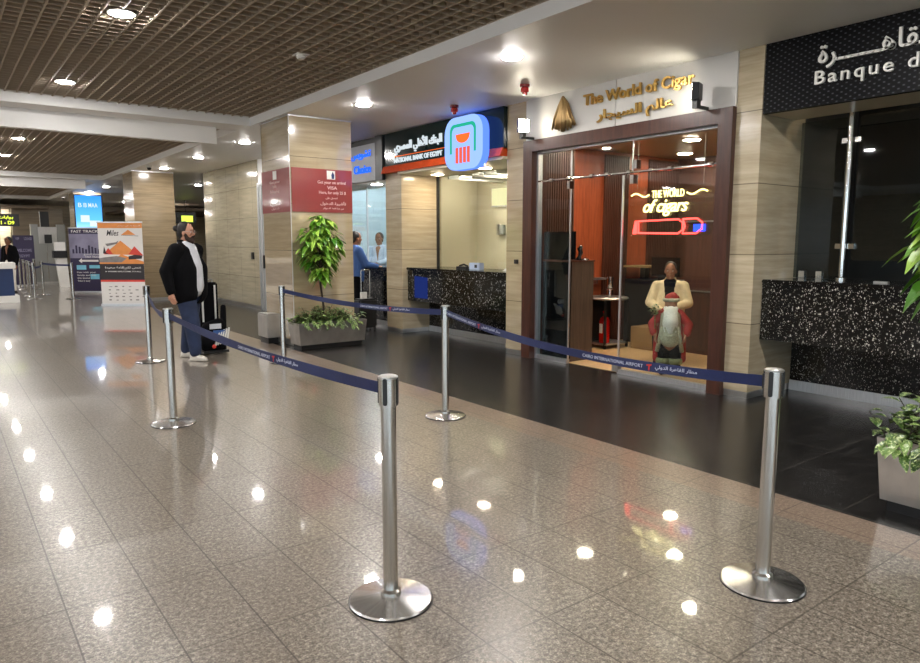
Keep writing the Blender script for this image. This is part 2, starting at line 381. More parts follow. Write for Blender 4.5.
# frames: right axis u, up axis v, out-of-surface distance d
def FW(X): return lambda u, v, d: Vector((X - d, -u, v))     # wall at x=X facing the hall; u=-y
def FS(Y): return lambda u, v, d: Vector((u, Y - d, v))      # face towards -y; u=x
def FG(o, r, up=(0, 0, 1)):
    o = Vector(o); r = Vector(r).normalized(); up = Vector(up); n = r.cross(up).normalized(); up = n.cross(r).normalized()
    return lambda u, v, d: o + r * u + up * v + n * d
def txt(items, name, mat, parent, frame, th=.004, d0=0.001, bold=.01):
    """items: (string, u0, u1, v0, v1[, spacing, shear]) each fitted into its box"""
    for it in items[1:]: txt([it], name, mat, parent, frame, th, d0, bold)
    b = bmesh.new()
    for it in items[:1]:
        s, u0, u1, v0, v1 = it[:5]; me = text_mesh(s, bold, it[5] if len(it) > 5 else 1.0, it[6] if len(it) > 6 else 0)
        xs = [v.co.x for v in me.vertices]; ys = [v.co.y for v in me.vertices]
        ax, bx_, ay, by = min(xs), max(xs), min(ys), max(ys)
        for v in me.vertices:
            v.co = frame(u0 + (v.co.x - ax) / (bx_ - ax) * (u1 - u0), v0 + (v.co.y - ay) / (by - ay) * (v1 - v0), d0 + (v.co.z + .5) * th)
        b.from_mesh(me); bpy.data.meshes.remove(me)
    m = MB(); m.b.free(); m.b = b
    return m.build(name, mat, parent)
def words(s, u0, u1, v0, v1, name, mat, parent, frame, spacing=1.0, **kw):
    """one part per word, laid out as the whole line would be"""
    B = kw.get('bold', .01)
    def ext(q):
        me = text_mesh(q, B, spacing); xs = [v.co.x for v in me.vertices]; ys = [v.co.y for v in me.vertices]; bpy.data.meshes.remove(me); return min(xs), max(xs), min(ys), max(ys)
    X0, X1, Y0, Y1 = ext(s); pre = ''
    for w_ in s.split(' '):
        pre += w_; e = ext(pre)[1]; a, b, c, d = ext(w_); k = (u1 - u0) / (X1 - X0); kv = (v1 - v0) / (Y1 - Y0)
        txt([(w_, u0 + (e - (b - a) - X0) * k, u0 + (e - X0) * k, v0 + (c - Y0) * kv, v0 + (d - Y0) * kv, spacing)], name, mat, parent, frame, **kw); pre += ' '
def pr(pts, name, mat, parent, frame, d0, d1): return MB().prism(pts, frame, d0, d1).build(name, mat, parent)
def rect(a, b, c, d): return [(a, c), (b, c), (b, d), (a, d)]
def rrect(a, b, c, d, r, n=6):
    P = []
    for cx, cy, s in ((b - r, c + r, -90), (b - r, d - r, 0), (a + r, d - r, 90), (a + r, c + r, 180)):
        for k in range(n + 1):
            t = math.radians(s + 90 * k / n); P.append((cx + r * math.cos(t), cy + r * math.sin(t)))
    return P
# ================================================================== camera
cam = bpy.data.cameras.new('camera'); cam.sensor_width = 36; cam.lens = 692 / 920 * 36; cam.clip_end = 300
co = bpy.data.objects.new('camera', cam); COL.objects.link(co); SC.camera = co
yaw, pit = .6474, .1283
Fd = Vector((math.sin(yaw) * math.cos(pit), math.cos(yaw) * math.cos(pit), -math.sin(pit)))
co.location = (0, 0, 1.6); co.rotation_euler = Fd.to_track_quat('-Z', 'Y').to_euler()

# ================================================================== setting: floors
struct(bx('floor', 'granite', None, -16, 4.2, -9, 46, -.1, 0))
struct(bx('floor', 'slate', None, 4.2, 7.5, -9, 46, -.1, 0))
struct(bx('floor', 'beige_floor', None, 6.66, 10.4, 3.95, 7.5, 0, .006))
# ceilings: white soffits and open-cell bays
CZ = 3.49
bays = [(-6.0, 11.4), (12.05, 23.9), (24.9, 36.0)]
BX0, BX1 = -13.0, 4.3
struct(bx('ceiling', 'ceil', None, BX1, 7.6, -9, 46, CZ, CZ + .2))
prev = -9
for a, b in bays + [(46, 46)]:
    if a > prev: struct(bx('ceiling', 'ceil', None, BX0, BX1, prev, a, CZ, CZ + .2))
    prev = b
struct(bx('ceiling', 'ceil', None, -16, BX0, -9, 46, CZ, CZ + .2))
struct(bx('ceiling', 'plenum', None, -16, 7.6, -9, 46, 4.1, 4.15))
for (a, b), cell in zip(bays, (.14, .14, .28)):
    m = MB(); x = BX0 + .07
    while x < BX1: m.box(x - .008, x + .008, a, b, 3.62, 3.70); x += cell
    y = a + .07
    while y < b: m.box(BX0, BX1, y - .008, y + .008, 3.623, 3.70); y += cell
    struct(m.build('ceiling', 'grid'))
    struct(MB().box(BX1 - .02, BX1, a, b, CZ + .2, 4.1).box(BX0, BX0 + .02, a, b, CZ + .2, 4.1).box(BX0, BX1, a, a + .02, CZ + .2, 4.1).box(BX0, BX1, b - .02, b, CZ + .2, 4.1).build('trim_1', 'ceil'))
struct(bx('trim_2', 'ceil', None, -13, 3.9, 11.86, 12.0, 3.22, CZ + .001))
struct(bx('trim_3', 'ceil', None, -13, 3.9, 24.3, 24.45, 3.22, CZ + .001))

# ================================================================== setting: walls on the shop side
def pillar(x0, x1, y0, y1, z0=0, z1=CZ, mat='stone'):
    struct(bx('wall_right', mat, None, x0, x1, y0, y1, .07, z1))
    struct(bx('baseboard_right', 'steel_dark', None, x0 + .004, x1, y0 + .004, y1 - .004, 0, .07))
pillar(6.55, 7.4, 3.78, 4.05)                       # between the bank on the right and the tobacco shop
pillar(6.55, 7.4, 7.15, 7.56, mat='stone_grey')     # between tobacco shop and green bank
pillar(6.55, 7.4, 10.35, 10.87)                     # between green bank and grey-sign shop
pillar(6.55, 7.4, 14.6, 15.2)
# stone wall beyond the first column
struct(bx('wall_right', 'stone_wall', None, 6.1, 6.4, 15.85, 19.85, .1, CZ))
struct(bx('baseboard_right', 'steel_dark', None, 6.104, 6.39, 15.86, 19.84, 0, .1))
struct(bx('wall_right', 'ceil', None, 6.12, 7.4, 15.2, 15.85, 2.9, CZ))
struct(bx('wall_right', 'stone_far', None, 6.4, 14, 19.6, 19.85, 0, CZ))
fr = MB().box(6.08, 6.16, 15.60, 15.66, 0, 2.95).box(6.08, 6.16, 15.78, 15.84, 0, 2.95).box(6.08, 6.16, 15.2, 15.26, 0, 2.95).box(6.08, 6.16, 15.26, 15.78, 2.88, 2.95)
d1 = struct(fr.build('door_1', 'alu')); bx('door_leaf', 'grey_panel', d1, 6.10, 6.13, 15.27, 15.6, .02, 2.88)
bx('side_panel', 'grey_panel', d1, 6.10, 6.13, 15.66, 15.78, .02, 2.88)
bx('handle', 'black', d1, 6.05, 6.1, 15.5, 15.54, 1.0, 1.3)
# far end
struct(bx('wall_far', 'stone_far', None, -16, 14, 42, 42.3, 0, 4.1))
struct(bx('wall_far', 'brown_wall', None, 2.9, 4.9, 37.0, 37.3, 0, 3.1))
struct(bx('wall_far', 'stone_far', None, -3, 2.9, 38, 38.3, 0, 3.3))
struct(bx('ceiling', 'plenum', None, -13, 4.3, 36.4, 42, 3.10, 3.2))
struct(bx('wall_right', 'stone_far', None, 13.6, 13.9, 19.85, 42, 0, 4.1))
struct(bx('ceiling', 'ceil', None, 7.6, 14, 19.85, 42, CZ, CZ + .2)); struct(bx('floor', 'slate', None, 7.5, 14, 19.85, 42, -.1, 0))
m = MB().box(-16.3, -16, -9, 46, 0, .5).box(-16.3, -16, -9, 46, 3.3, 4.1).box(-16.3, -16, 9.4, 46, .5, 3.3)
struct(m.build('wall_left', 'stone_far'))
w = sempty('added_window_5', (-16.1, 18, .5)); m = MB()  # unseen windows, added so sky light from the left lifts the ceiling
for k in range(11): m.box(-16.15, -16.08, -9 + k * 1.667, -8.95 + k * 1.667, .5, 3.3)
m.box(-16.15, -16.08, -9, 9.4, 2.2, 2.25); m.build('window_frame', 'alu', w); bx('glass_pane', 'glass', w, -16.12, -16.11, -9, 9.4, .5, 3.3)
struct(MB().box(-16, 9, -9.3, -9, 0, .5).box(-16, 9, -9.3, -9, 3.3, 4.1).box(3, 9, -9.3, -9, .5, 3.3).build('wall_back', 'stone_far'))
w = sempty('added_window_6', (-6, -9.1, .5)); m = MB()  # more unseen windows added behind the camera as a daylight source
for k in range(12): m.box(-16 + k * 1.72, -15.95 + k * 1.72, -9.15, -9.08, .5, 3.3)
m.build('window_frame', 'alu', w); bx('glass_pane', 'glass', w, -16, 3, -9.12, -9.11, .5, 3.3)

# columns of the hall
def column(x0, x1, y0, y1, label, mat='stone'):
    c = thing('hall_column', (x0, y0, 0), label, 'column', 'stone clad hall columns')
    bx('stone_cladding', mat, c, x0, x1, y0, y1, .09, CZ - .02); bx('plinth', 'steel_dark', c, x0 + .004, x1 - .004, y0 + .004, y1 - .004, 0, .09)
    bx('cornice', 'alu', c, x0 - .012, x1 + .012, y0 - .012, y1 + .012, CZ - .02, CZ)
    return c
c1 = column(4.36, 5.40, 10.0, 11.1, 'nearest stone clad column with a dark red visa notice band, behind the steel planter', 'stone_grey')
column(4.36, 5.41, 20.2, 21.35, 'brown veined stone column behind the orange and white banner, left of the walking man', 'stone_dark')
column(4.37, 5.32, 30.0, 31.1, 'farthest stone column carrying the blue screen', 'stone')
MB().box(4.352, 4.362, 9.994, 10.004, .09, CZ - .03).build('corner_strip', 'signwhite', c1)

# dark red visa notice wrapped on the first column
nt = thing('visa_notice', (4.36, 10, 2.06), 'dark red visa notice wrapped around the nearest column', 'sign')
MB().box(4.375, 5.395, 9.985, 9.998, 2.06, 2.72).build('front_panel', 'redsign', nt)
MB().box(4.345, 4.358, 10.0, 11.09, 2.06, 2.72).build('side_panel', 'redsign', nt)
f = FS(9.985)
txt([('Get your on arrival', 4.80, 5.28, 2.485, 2.545), ('VISA', 4.96, 5.13, 2.415, 2.465), ('Here, for only 25 $', 4.82, 5.28, 2.33, 2.39)], 'english_lettering', 'pinkprint', nt, f)
txt([(arab('احصل على'), 4.93, 5.13, 2.26, 2.30), (arab('تأشيرة الدخول'), 4.84, 5.28, 2.165, 2.235), (arab('من هنا فقط ٢٥ دولار'), 4.88, 5.24, 2.105, 2.14)], 'arabic_lettering', 'pinkprint', nt, f)
pr(rect(4.96, 5.10, 2.57, 2.70), 'pictogram', 'white', nt, f, 0, .003); pr([(5.04, 2.58), (5.08, 2.58), (5.085, 2.64), (5.06, 2.69), (5.035, 2.64)], 'hand_symbol', 'navy', nt, f, .003, .005)
f = FW(4.345)
txt([('Get your', -10.75, -10.35, 2.50, 2.55), ('VISA', -10.63, -10.48, 2.44, 2.48), ('Here', -10.72, -10.38, 2.36, 2.41), (arab('تأشيرة'), -10.75, -10.35, 2.16, 2.24), (arab('الدخول'), -10.7, -10.4, 2.1, 2.14)], 'side_lettering', 'pinkprint', nt, f)
pr(rect(-10.62, -10.48, 2.57, 2.70), 'side_pictogram', 'white', nt, f, 0, .003)

# ================================================================== ceiling fittings
proto = thing('ceiling_light', (0, 0, 0), 'x', 'ceiling light')
MB().lathe([(.095, 0), (.122, 0), (.120, -.006), (.095, -.008)], n=28).build('trim_ring', 'white', proto, smooth='auto')
MB().lathe([(.001, -.010), (.094, -.010), (.092, -.014), (.06, -.019), (.001, -.020)], n=28).build('diffuser', 'lamp', proto)
def lights(rows, z, group, lab):
    global proto
    for i, (x, y) in enumerate(rows):
        dup(proto, (x, y, z), lab(i, x, y), group)
near = ['second lit', 'third lit', 'fourth lit', 'fifth lit']
sr = [-6.5, -3.4, -.5, 2.5, 5.6, 8.7, 13.3, 16.2, 19.1, 22.8, 26.6, 29.7, 33]
def lab_s(i, x, y):
    return {5.6: 'lit round downlight in the white soffit in front of the tobacco shop sign', 8.7: 'lit round downlight in the white soffit just right of the notice column',
            13.3: 'lit round downlight in the white soffit just left of the notice column', 16.2: 'lit round downlight in the soffit above the polished stone wall corner',
            19.1: 'lit round downlight in the soffit just right of the dome camera'}.get(y, 'round downlight in the white soffit at hall depth %s metres' % ('far beyond' if y > 20 else 'behind'))
for y in sr:
    g = 'soffit downlights' if 5 < y < 19.5 else ('far soffit downlights' if y > 19.5 else 'soffit downlights behind the viewer')
    l = lab_s(0, 4.9, y)
    if y > 19.5: l = 'small lit downlight in the white soffit beyond the brown veined column'
    if y < 5: l = 'lit round downlight in the white soffit above or behind the viewer'
    dup(proto, (4.9, y, CZ), l, g)
gx = [(1.5, y) for y in (-6.2, -2.9, .4, 3.7, 6.97, 10.28, 13.6, 16.3, 19.58, 22.9, 27.5, 30.8, 34.1)] + [(x, y) for x in (-1.9, -5.3, -8.7) for y in (-6.2, -2.9, .4, 3.7, 7.0, 10.28, 13.4, 16.3, 19.6, 22.9, 27.5, 30.8, 34.1)]
for x, y in gx:
    if x == 1.5 and y in (6.97, 10.28, 16.3, 19.58):
        l = {6.97: 'largest lit round downlight in the open cell ceiling at the top left', 10.28: 'lit downlight in the open cell ceiling just before the white beam',
             16.3: 'nearer lit downlight in the open cell bay beyond the white beam', 19.58: 'farther lit downlight in the open cell bay beyond the white beam'}[y]; g = 'open cell ceiling downlights'
    elif x == 1.5 and y > 20: l, g = 'tiny lit downlight in the far open cell ceiling bays', 'far open cell ceiling downlights'
    else: l, g = 'lit downlight of the open cell ceiling rows outside the picture', 'other open cell ceiling downlights'
    dup(proto, (x, y, 3.62), l, g)
for x, y in ((7.2, 24), (9, 26), (7.6, 30), (10.5, 30), (7.4, 36), (9.8, 37)):
    dup(proto, (x, y, CZ), 'tiny lit downlight in the side corridor ceiling beyond the polished stone wall', 'side corridor downlights')
for x, y in ((.7, 37.2), (1.35, 36.8), (2.4, 37.4), (1.9, 37.3)):
    dup(proto, (x, y, 3.10), 'tiny lit downlight under the dark far ceiling above the yellow sign', 'far dark ceiling downlights')
for ch in list(proto.children): bpy.data.objects.remove(ch)
bpy.data.objects.remove(proto)

def dome(x, y, z, label):
    t = thing('dome_camera', (x, y, z), label, 'security camera')
    MB().lathe([(.001, 0), (.075, 0), (.075, -.05), (.06, -.06), (.001, -.06)], (x, y, z), 20).build('housing', 'white', t, smooth='auto')
    MB().lathe([(.05, -.06), (.048, -.09), (.03, -.115), (.001, -.12)], (x, y, z), 20).build('lens_dome', 'black_gloss', t, smooth=True)
dome(4.42, 18.6, CZ, 'black and white dome camera under the soffit left of the brown veined column')
dome(4.5, 33.5, CZ, 'small dome camera at the far end of the soffit above the banners')
t = thing('smoke_detector', (3.35, 7.3, 3.62), 'small round white smoke detector on the open cell ceiling', 'smoke detector')
MB().lathe([(.001, 0), (.055, 0), (.055, -.02), (.035, -.045), (.001, -.045)], (3.35, 7.3, 3.62), 20).build('detector_head', 'white', t, smooth='auto')
bx('base_plate', 'white', t, 3.28, 3.42, 7.23, 7.37, 3.612, 3.622)
for x, y, lb in ((5.95, 8.0, 'dark red ceiling alarm sounder beside the green bank logo'), (5.86, 6.45, 'dark red ceiling alarm sounder in front of the tobacco shop sign')):
    t = thing('alarm_sounder', (x, y, CZ), lb, 'alarm', 'red ceiling alarms')
    MB().lathe([(.001, 0), (.06, 0), (.06, -.03), (.001, -.03)], (x, y, CZ), 20).build('ceiling_base', 'darkred', t, smooth='auto')
    MB().lathe([(.001, -.03), (.035, -.03), (.05, -.045), (.05, -.085), (.03, -.09), (.028, -.12), (.001, -.125)], (x, y, CZ), 20).build('horn', 'red', t, smooth='auto')
# ================================================================== tobacco shop
w = sempty('window_1', (6.6, 5.6, 0))
MB().box(6.48, 6.78, 6.98, 7.15, 0, 2.95).box(6.48, 6.78, 4.05, 4.21, 0, 2.95).box(6.48, 6.78, 4.21, 6.98, 2.80, 2.95).build('window_frame', 'brown', w)
MB().box(6.58, 6.66, 6.955, 6.98, 0, 2.8).box(6.58, 6.66, 4.21, 4.235, 0, 2.8).box(6.58, 6.66, 4.235, 6.955, 2.775, 2.8).build('steel_liner', 'alu', w)
for a, b, c, d in ((6.385, 6.95, .055, 2.39), (4.24, 5.51, .055, 2.39), (6.385, 6.95, 2.43, 2.775), (5.40, 6.375, 2.43, 2.775), (4.24, 5.39, 2.43, 2.775)):
    MB().box(6.614, 6.624, a, b, c, d).build('glass_pane', 'glass', w)
for a, b in ((6.38, 6.955), (4.235, 5.52)): bx('bottom_rail', 'alu', w, 6.59, 6.65, a, b, 0, .055)
bx('door_post', 'alu', w, 6.608, 6.63, 5.518, 5.535, 0, 2.39)
bx('glass_edge', 'alu', w, 6.608, 6.63, 6.372, 6.384, .05, 2.78); bx('glass_edge', 'alu', w, 6.608, 6.63, 5.39, 5.398, 2.43, 2.78)
MB().cone((6.58, 4.24, 2.41), (6.58, 6.95, 2.41), .014, .014, 12).build('track_rail', 'chrome', w)
for y in (6.7, 6.38, 6.0, 5.75, 5.42, 5.1, 4.85, 4.35): MB().cone((6.56, y, 2.41), (6.56, y - .05, 2.41), .026, .026, 12).build('rail_clamp', 'chrome', w)
bx('patch_fitting', 'steel_dark', w, 6.585, 6.65, 5.50, 5.60, .02, .12)
for y, z in ((6.42, 2.33), (5.40, 2.33), (5.36, 2.5)): bx('glass_bracket', 'chrome', w, 6.58, 6.66, y - .05, y, z - .05, z + .05)

# shell of the shop
struct(bx('wall_right', 'redwood', None, 6.78, 10.4, 7.42, 7.5, .006, 3.0)); struct(bx('wall_right', 'darkwood', None, 10.3, 10.4, 3.95, 7.42, .006, 3.0))
struct(bx('wall_right', 'darkwood', None, 6.78, 10.3, 3.85, 3.95, .006, 3.0)); struct(bx('ceiling', 'cream', None, 6.78, 10.4, 3.85, 7.5, 3.0, 3.06))
struct(bx('ceiling', 'ceil', None, 7.4, 11.6, -6, 15.2, CZ, CZ + .1))
def slats(x0, x1, lab, yy=7.417):
    t = thing('slatted_panel', (x0, 7.4, 0), lab, 'wall panel', 'slatted wall panels in the tobacco shop')
    m = MB(); x = x0
    while x < x1: m.box(x, x + .02, yy - .037, yy, .02, 2.95); x += .045
    m.build('slats', 'darkwood', t)
slats(6.80, 7.42, 'narrow dark slatted panel left of the plain red wood panel in the tobacco shop', 7.11)
struct(bx('wall_right', 'darkwood', None, 6.785, 7.45, 7.112, 7.148, .006, 3.0)); struct(bx('wall_right', 'darkwood', None, 7.41, 7.45, 7.148, 7.42, .006, 3.0))
slats(8.42, 8.98, 'dark slatted panel between the red wood panels behind the fire extinguisher')
slats(9.5, 10.28, 'dark slatted panel in the far corner of the tobacco shop')
for y in (5.0, 6.4):
    pass
for x, y, lb in ((8.4, 5.85, 'lit round lamp in the tobacco shop ceiling seen through the upper glass'), (9.6, 6.8, 'small lit lamp deeper in the tobacco shop ceiling'), (7.4, 6.7, 'lit lamp over the dark display cabinet in the tobacco shop'), (7.3, 4.8, 'lit lamp over the santa figure in the tobacco shop')):
    t = thing('shop_lamp', (x, y, 3.0), lb, 'ceiling light')
    MB().lathe([(.11, 0), (.13, 0), (.13, -.012), (.11, -.012)], (x, y, 3.0), 24).build('trim_ring', 'white', t, smooth='auto')
    MB().lathe([(.001, -.008), (.109, -.008), (.109, -.016), (.001, -.016)], (x, y, 3.0), 24).build('diffuser', 'lamp_warm', t)

# display cabinet
t = thing('display_cabinet', (7.0, 6.65, 0), 'grey brown wooden display cabinet with black glossy front, inside the left shop window', 'cabinet')
bx('side_board', 'walnut', t, 6.70, 7.13, 6.42, 6.46, .006, 1.34); bx('carcass', 'walnut', t, 6.71, 7.13, 6.46, 6.93, .006, 1.33)
bx('front_panel', 'black_gloss', t, 6.68, 6.70, 6.42, 6.94, .01, 1.34); bx('worktop', 'darkwood', t, 6.68, 7.14, 6.41, 6.95, 1.34, 1.36)
bx('front_handle', 'chrome', t, 6.67, 6.68, 6.42, 6.43, .35, .42)
t = thing('display_screen', (6.8, 6.65, 1.4), 'black screen standing on the display cabinet behind the window', 'screen')
bx('screen_panel', 'black_gloss', t, 6.69, 6.73, 6.38, 6.94, 1.37, 1.74); bx('stand', 'black', t, 6.69, 6.9, 6.6, 6.7, 1.361, 1.375)
t = thing('cigar_lighter_stand', (7.1, 6.45, 1.4), 'small black ornament on top of the wooden cabinet beside the screen', 'ornament')
MB().tube([(6.92, 6.5, 1.361), (6.93, 6.5, 1.41), (6.96, 6.5, 1.46), (6.93, 6.5, 1.51), (6.96, 6.49, 1.55)], [.05, .022, .03, .035, .02], 8).build('figure', 'black', t, smooth=True)
MB().lathe([(.001, 0), (.05, 0), (.045, .02), (.001, .025)], (7.05, 6.5, 1.361), 14).build('base', 'steel', t, smooth='auto')

# round table above extinguisher
t = thing('side_table', (8.15, 7.05, 0), 'dark side table with grey round top above the fire extinguisher', 'table')
MB().lathe([(.001, 0), (.30, 0), (.32, .02), (.30, .04), (.001, .04)], (8.15, 7.05, .74), 28).build('tabletop', 'steel_dark', t, smooth='auto')
bx('back_panel', 'black', t, 7.90, 8.42, 7.22, 7.26, .02, .74)
for x, y in ((7.90, 6.86), (8.40, 6.86), (7.90, 7.22), (8.40, 7.22)): bx('leg', 'black', t, x, x + .03, y, y + .03, .006, .74)
bx('bottom_shelf', 'alu', t, 7.90, 8.43, 6.86, 7.24, .06, .085)
def lathe_thing(nm, x, y, z, prof, mat, lab, cat, group=None, n=18):
    return tag(MB().lathe(prof, (x, y, z), n).build(nm, mat, None, smooth='auto'), lab, cat, group)
t = thing('fire_extinguisher', (8.02, 6.98, .085), 'red fire extinguisher with white label on the shelf under the round table', 'fire extinguisher')
MB().lathe([(.001, 0), (.075, 0), (.08, .02), (.08, .33), (.06, .38), (.03, .40), (.001, .40)], (8.02, 6.98, .085), 22).build('cylinder', 'red', t, smooth='auto')
MB().cone((8.02, 6.98, .485), (8.02, 6.98, .54), .018, .018).build('valve', 'chrome', t); MB().tube([(8.02, 6.98, .53), (7.96, 6.94, .57), (7.90, 6.90, .57)], .012).build('lever', 'red', t)
MB().tube([(8.02, 6.98, .52), (7.95, 6.90, .52), (7.90, 6.88, .40), (7.90, 6.88, .25)], .012).build('hose', 'black', t)
MB().cone((7.92, 6.87, .28), (7.90, 6.86, .12), .016, .022).build('nozzle', 'black', t); MB().prism(rect(-7.01, -6.95, .24, .38), FW(7.941), -.001, .001).build('white_label', 'wool', t)
lathe_thing('silver_canister', 8.20, 7.05, .78, [(.001, 0), (.05, 0), (.05, .1), (.03, .12), (.045, .14), (.05, .3), (.001, .3)], 'chrome', 'tall silver canister on the round side table', 'canister')
t = thing('wall_shelf', (8.9, 7.3, 1.1), 'long narrow metal shelf on the dark slatted wall beside the silver canister', 'shelf')
bx('shelf_board', 'alu', t, 8.0, 8.38, 7.28, 7.385, 1.02, 1.05); bx('bracket', 'steel', t, 8.18, 8.2, 7.3, 7.385, .96, 1.02)
t = thing('service_counter', (9.1, 6.9, 0), 'black counter at the back of the tobacco shop with a beige ledge', 'counter')
bx('cabinet_body', 'black', t, 8.85, 9.35, 6.1, 7.3, .006, 1.02); bx('ledge', 'cardboard', t, 8.9, 9.35, 6.9, 7.38, 1.2, 1.23); bx('ledge_post', 'black', t, 9.1, 9.2, 7.1, 7.2, 1.02, 1.2)
t = thing('cash_screen', (8.95, 6.7, 1.02), 'black till monitor on the counter behind the glass door', 'monitor')
bx('monitor_panel', 'black_gloss', t, 8.93, 8.96, 6.35, 6.85, 1.08, 1.17 + .2); bx('foot', 'black', t, 8.9, 9.05, 6.5, 6.7, 1.021, 1.08)
tag(bx('cardboard_box', 'cardboard', None, 8.35, 8.75, 6.35, 6.75, .007, .34, bevel=.006), 'brown cardboard box on the floor in front of the black counter', 'box')
t = thing('dark_cabinet', (8.7, 5.7, 0), 'tall dark brown cabinet behind the neon sign at the right of the shop', 'cabinet')
bx('carcass', 'darkwood', t, 8.65, 9.1, 5.1, 6.05, .006, 2.3); bx('door', 'darkwood', t, 8.63, 8.65, 5.12, 5.57, .1, 2.28); bx('door', 'darkwood', t, 8.63, 8.65, 5.58, 6.03, .1, 2.28)
bx('metal_shelf', 'steel_dark', t, 8.59, 8.63, 5.12, 6.03, 1.88, 1.90); bx('metal_shelf', 'steel_dark', t, 8.59, 8.63, 5.12, 6.03, .9, .92)

# white sign board above the brown frame
t = thing('tobacco_shop_sign', (6.55, 5.6, 2.95), 'white sign board with gold lettering above the brown shop frame', 'sign')
bx('board', 'signwhite', t, 6.53, 6.6, 5.606, 7.15, 2.95, CZ); bx('board', 'signwhite', t, 6.53, 6.6, 4.05, 5.594, 2.95, CZ)
bx('board_backing', 'black', t, 6.56, 6.62, 5.5, 5.7, 2.95, CZ - .01)
f = FW(6.53)
words('The World of Cigar', -6.08, -4.52, 3.215, 3.385, 'gold_lettering', 'gold', t, f, th=.03, d0=.015, bold=.022)
txt([(arab('عالم السيجار'), -5.86, -4.78, 3.0, 3.17)], 'arabic_gold_lettering', 'gold', t, f, th=.03, d0=.015, bold=.022)
m = MB(); random.seed(3)
for k in range(46):
    a = (k / 45 - .5) * 2; j = random.uniform(-.5, .5); dx = .03 + .05 * random.random()
    pts = [(6.53 - .05 - dx * .3, 6.40, 3.42), (6.53 - dx, 6.40 - a * .07, 3.32), (6.53 - dx - .01, 6.40 - a * .15, 3.16), (6.53 - dx, 6.40 - a * .20 + j * .01, 3.0 + abs(a) * .05 + random.uniform(-.02, .02))]
    m.tube(pts, [.008, .012, .014, .011], 6)
b_ = m.build('cigar_bundle_ornament', 'gold', None, smooth=True); b_.data.materials[0] = steel('bronze', (.42, .28, .13), .35)
tag(b_, 'bronze bundle of dried tobacco leaves mounted left of the gold lettering', 'ornament')
def flood(y, s, lab):
    t = thing('floodlight', (6.4, y, 3.05), lab, 'floodlight', 'floodlights above the shop frame')
    R_ = Matrix.Rotation(math.radians(20 * s), 4, 'Z'); c = Vector((6.32, y, 3.12))
    def P(dx, dy, dz): return c + R_ @ Vector((dx, dy * s, dz))
    MB().hexa([P(-.08, 0, -.09), P(.08, 0, -.09), P(.07, -.07, -.08), P(-.07, -.07, -.08)], [P(-.08, 0, .09), P(.08, 0, .09), P(.07, -.07, .08), P(-.07, -.07, .08)]).build('housing', 'black', t)
    MB().hexa([P(-.07, .003, -.08), P(.07, .003, -.08), P(.07, .0, -.08), P(-.07, .0, -.08)], [P(-.07, .003, .08), P(.07, .003, .08), P(.07, .0, .08), P(-.07, .0, .08)]).build('lit_face', 'e_flood', t)
    MB().box(6.36, 6.54, y - s * .03 - .012, y - s * .03 + .012, 2.96, 2.99).box(6.30, 6.36, y - s * .03 - .03, y - s * .03 + .03, 2.955, 3.06).build('bracket', 'black', t)
flood(6.97, -1, 'lit floodlight at the left end of the sign with its white face showing')
flood(4.40, 1, 'black floodlight at the right end of the sign seen from behind')

# neon sign
NX = 6.80
t = thing('neon_sign', (NX, 5.0, 1.9), 'neon sign with yellow words and red cigar hanging behind the shop glass', 'neon sign')
MB().prism(rrect(-5.58, -4.44, 1.66, 2.25, .1), FW(NX + .02), -.004, .004).build('clear_backing', 'glass', t)
txt([('THE WORLD', -5.24, -4.80, 2.115, 2.20)], 'upper_words', 'e_yellow', t, FW(NX), th=.012, bold=.0)
txt([('of cigars', -5.36, -4.74, 1.90, 2.10, .92, .35)], 'lower_words', 'e_yellow', t, FW(NX), th=.012, bold=.01)
def wig(s):
    return [(NX - .01, 5.02 - s * (.26 + .26 * k / 12), 2.155 + .022 * math.sin(k / 12 * 2 * PI) * -1 * 1) for k in range(13)]
MB().tube(wig(-1), .009).build('flourish', 'e_yellow', t, smooth=True); MB().tube(wig(1), .009).build('flourish', 'e_yellow', t, smooth=True)
P = [(NX - .01, y, z) for y, z in ((5.42, 1.71), (5.42, 1.85), (4.86, 1.86), (4.80, 1.82), (4.80, 1.74), (4.86, 1.70), (5.42, 1.71))]
MB().tube(P, .010).build('cigar_outline', 'e_redneon', t)
P = [(NX - .01, 4.80, 1.86), (NX - .01, 4.62, 1.865), (NX - .01, 4.55, 1.82), (NX - .01, 4.55, 1.75), (NX - .01, 4.62, 1.70), (NX - .01, 4.80, 1.70), (NX - .01, 4.77, 1.78), (NX - .01, 4.80, 1.86)]
MB().tube(P, .010).build('cigar_tip', 'e_redneon', t)
P = [(NX - .01, 5.50 - .02 * (k % 2) - .008 * k, 1.70 + .15 * (k % 2)) for k in range(7)]
MB().tube(P, .008).build('ash_zigzag', 'e_redneon', t)
MB().box(NX - .01, NX + .01, 4.52, 4.66, 1.72, 1.80).build('blue_tube', 'e_blueneon', t)
for y in (5.46, 4.56): MB().cone((NX, y, 2.24), (NX, y, 2.99), .003, .003, 6).build('hanging_wire', 'steel', t)

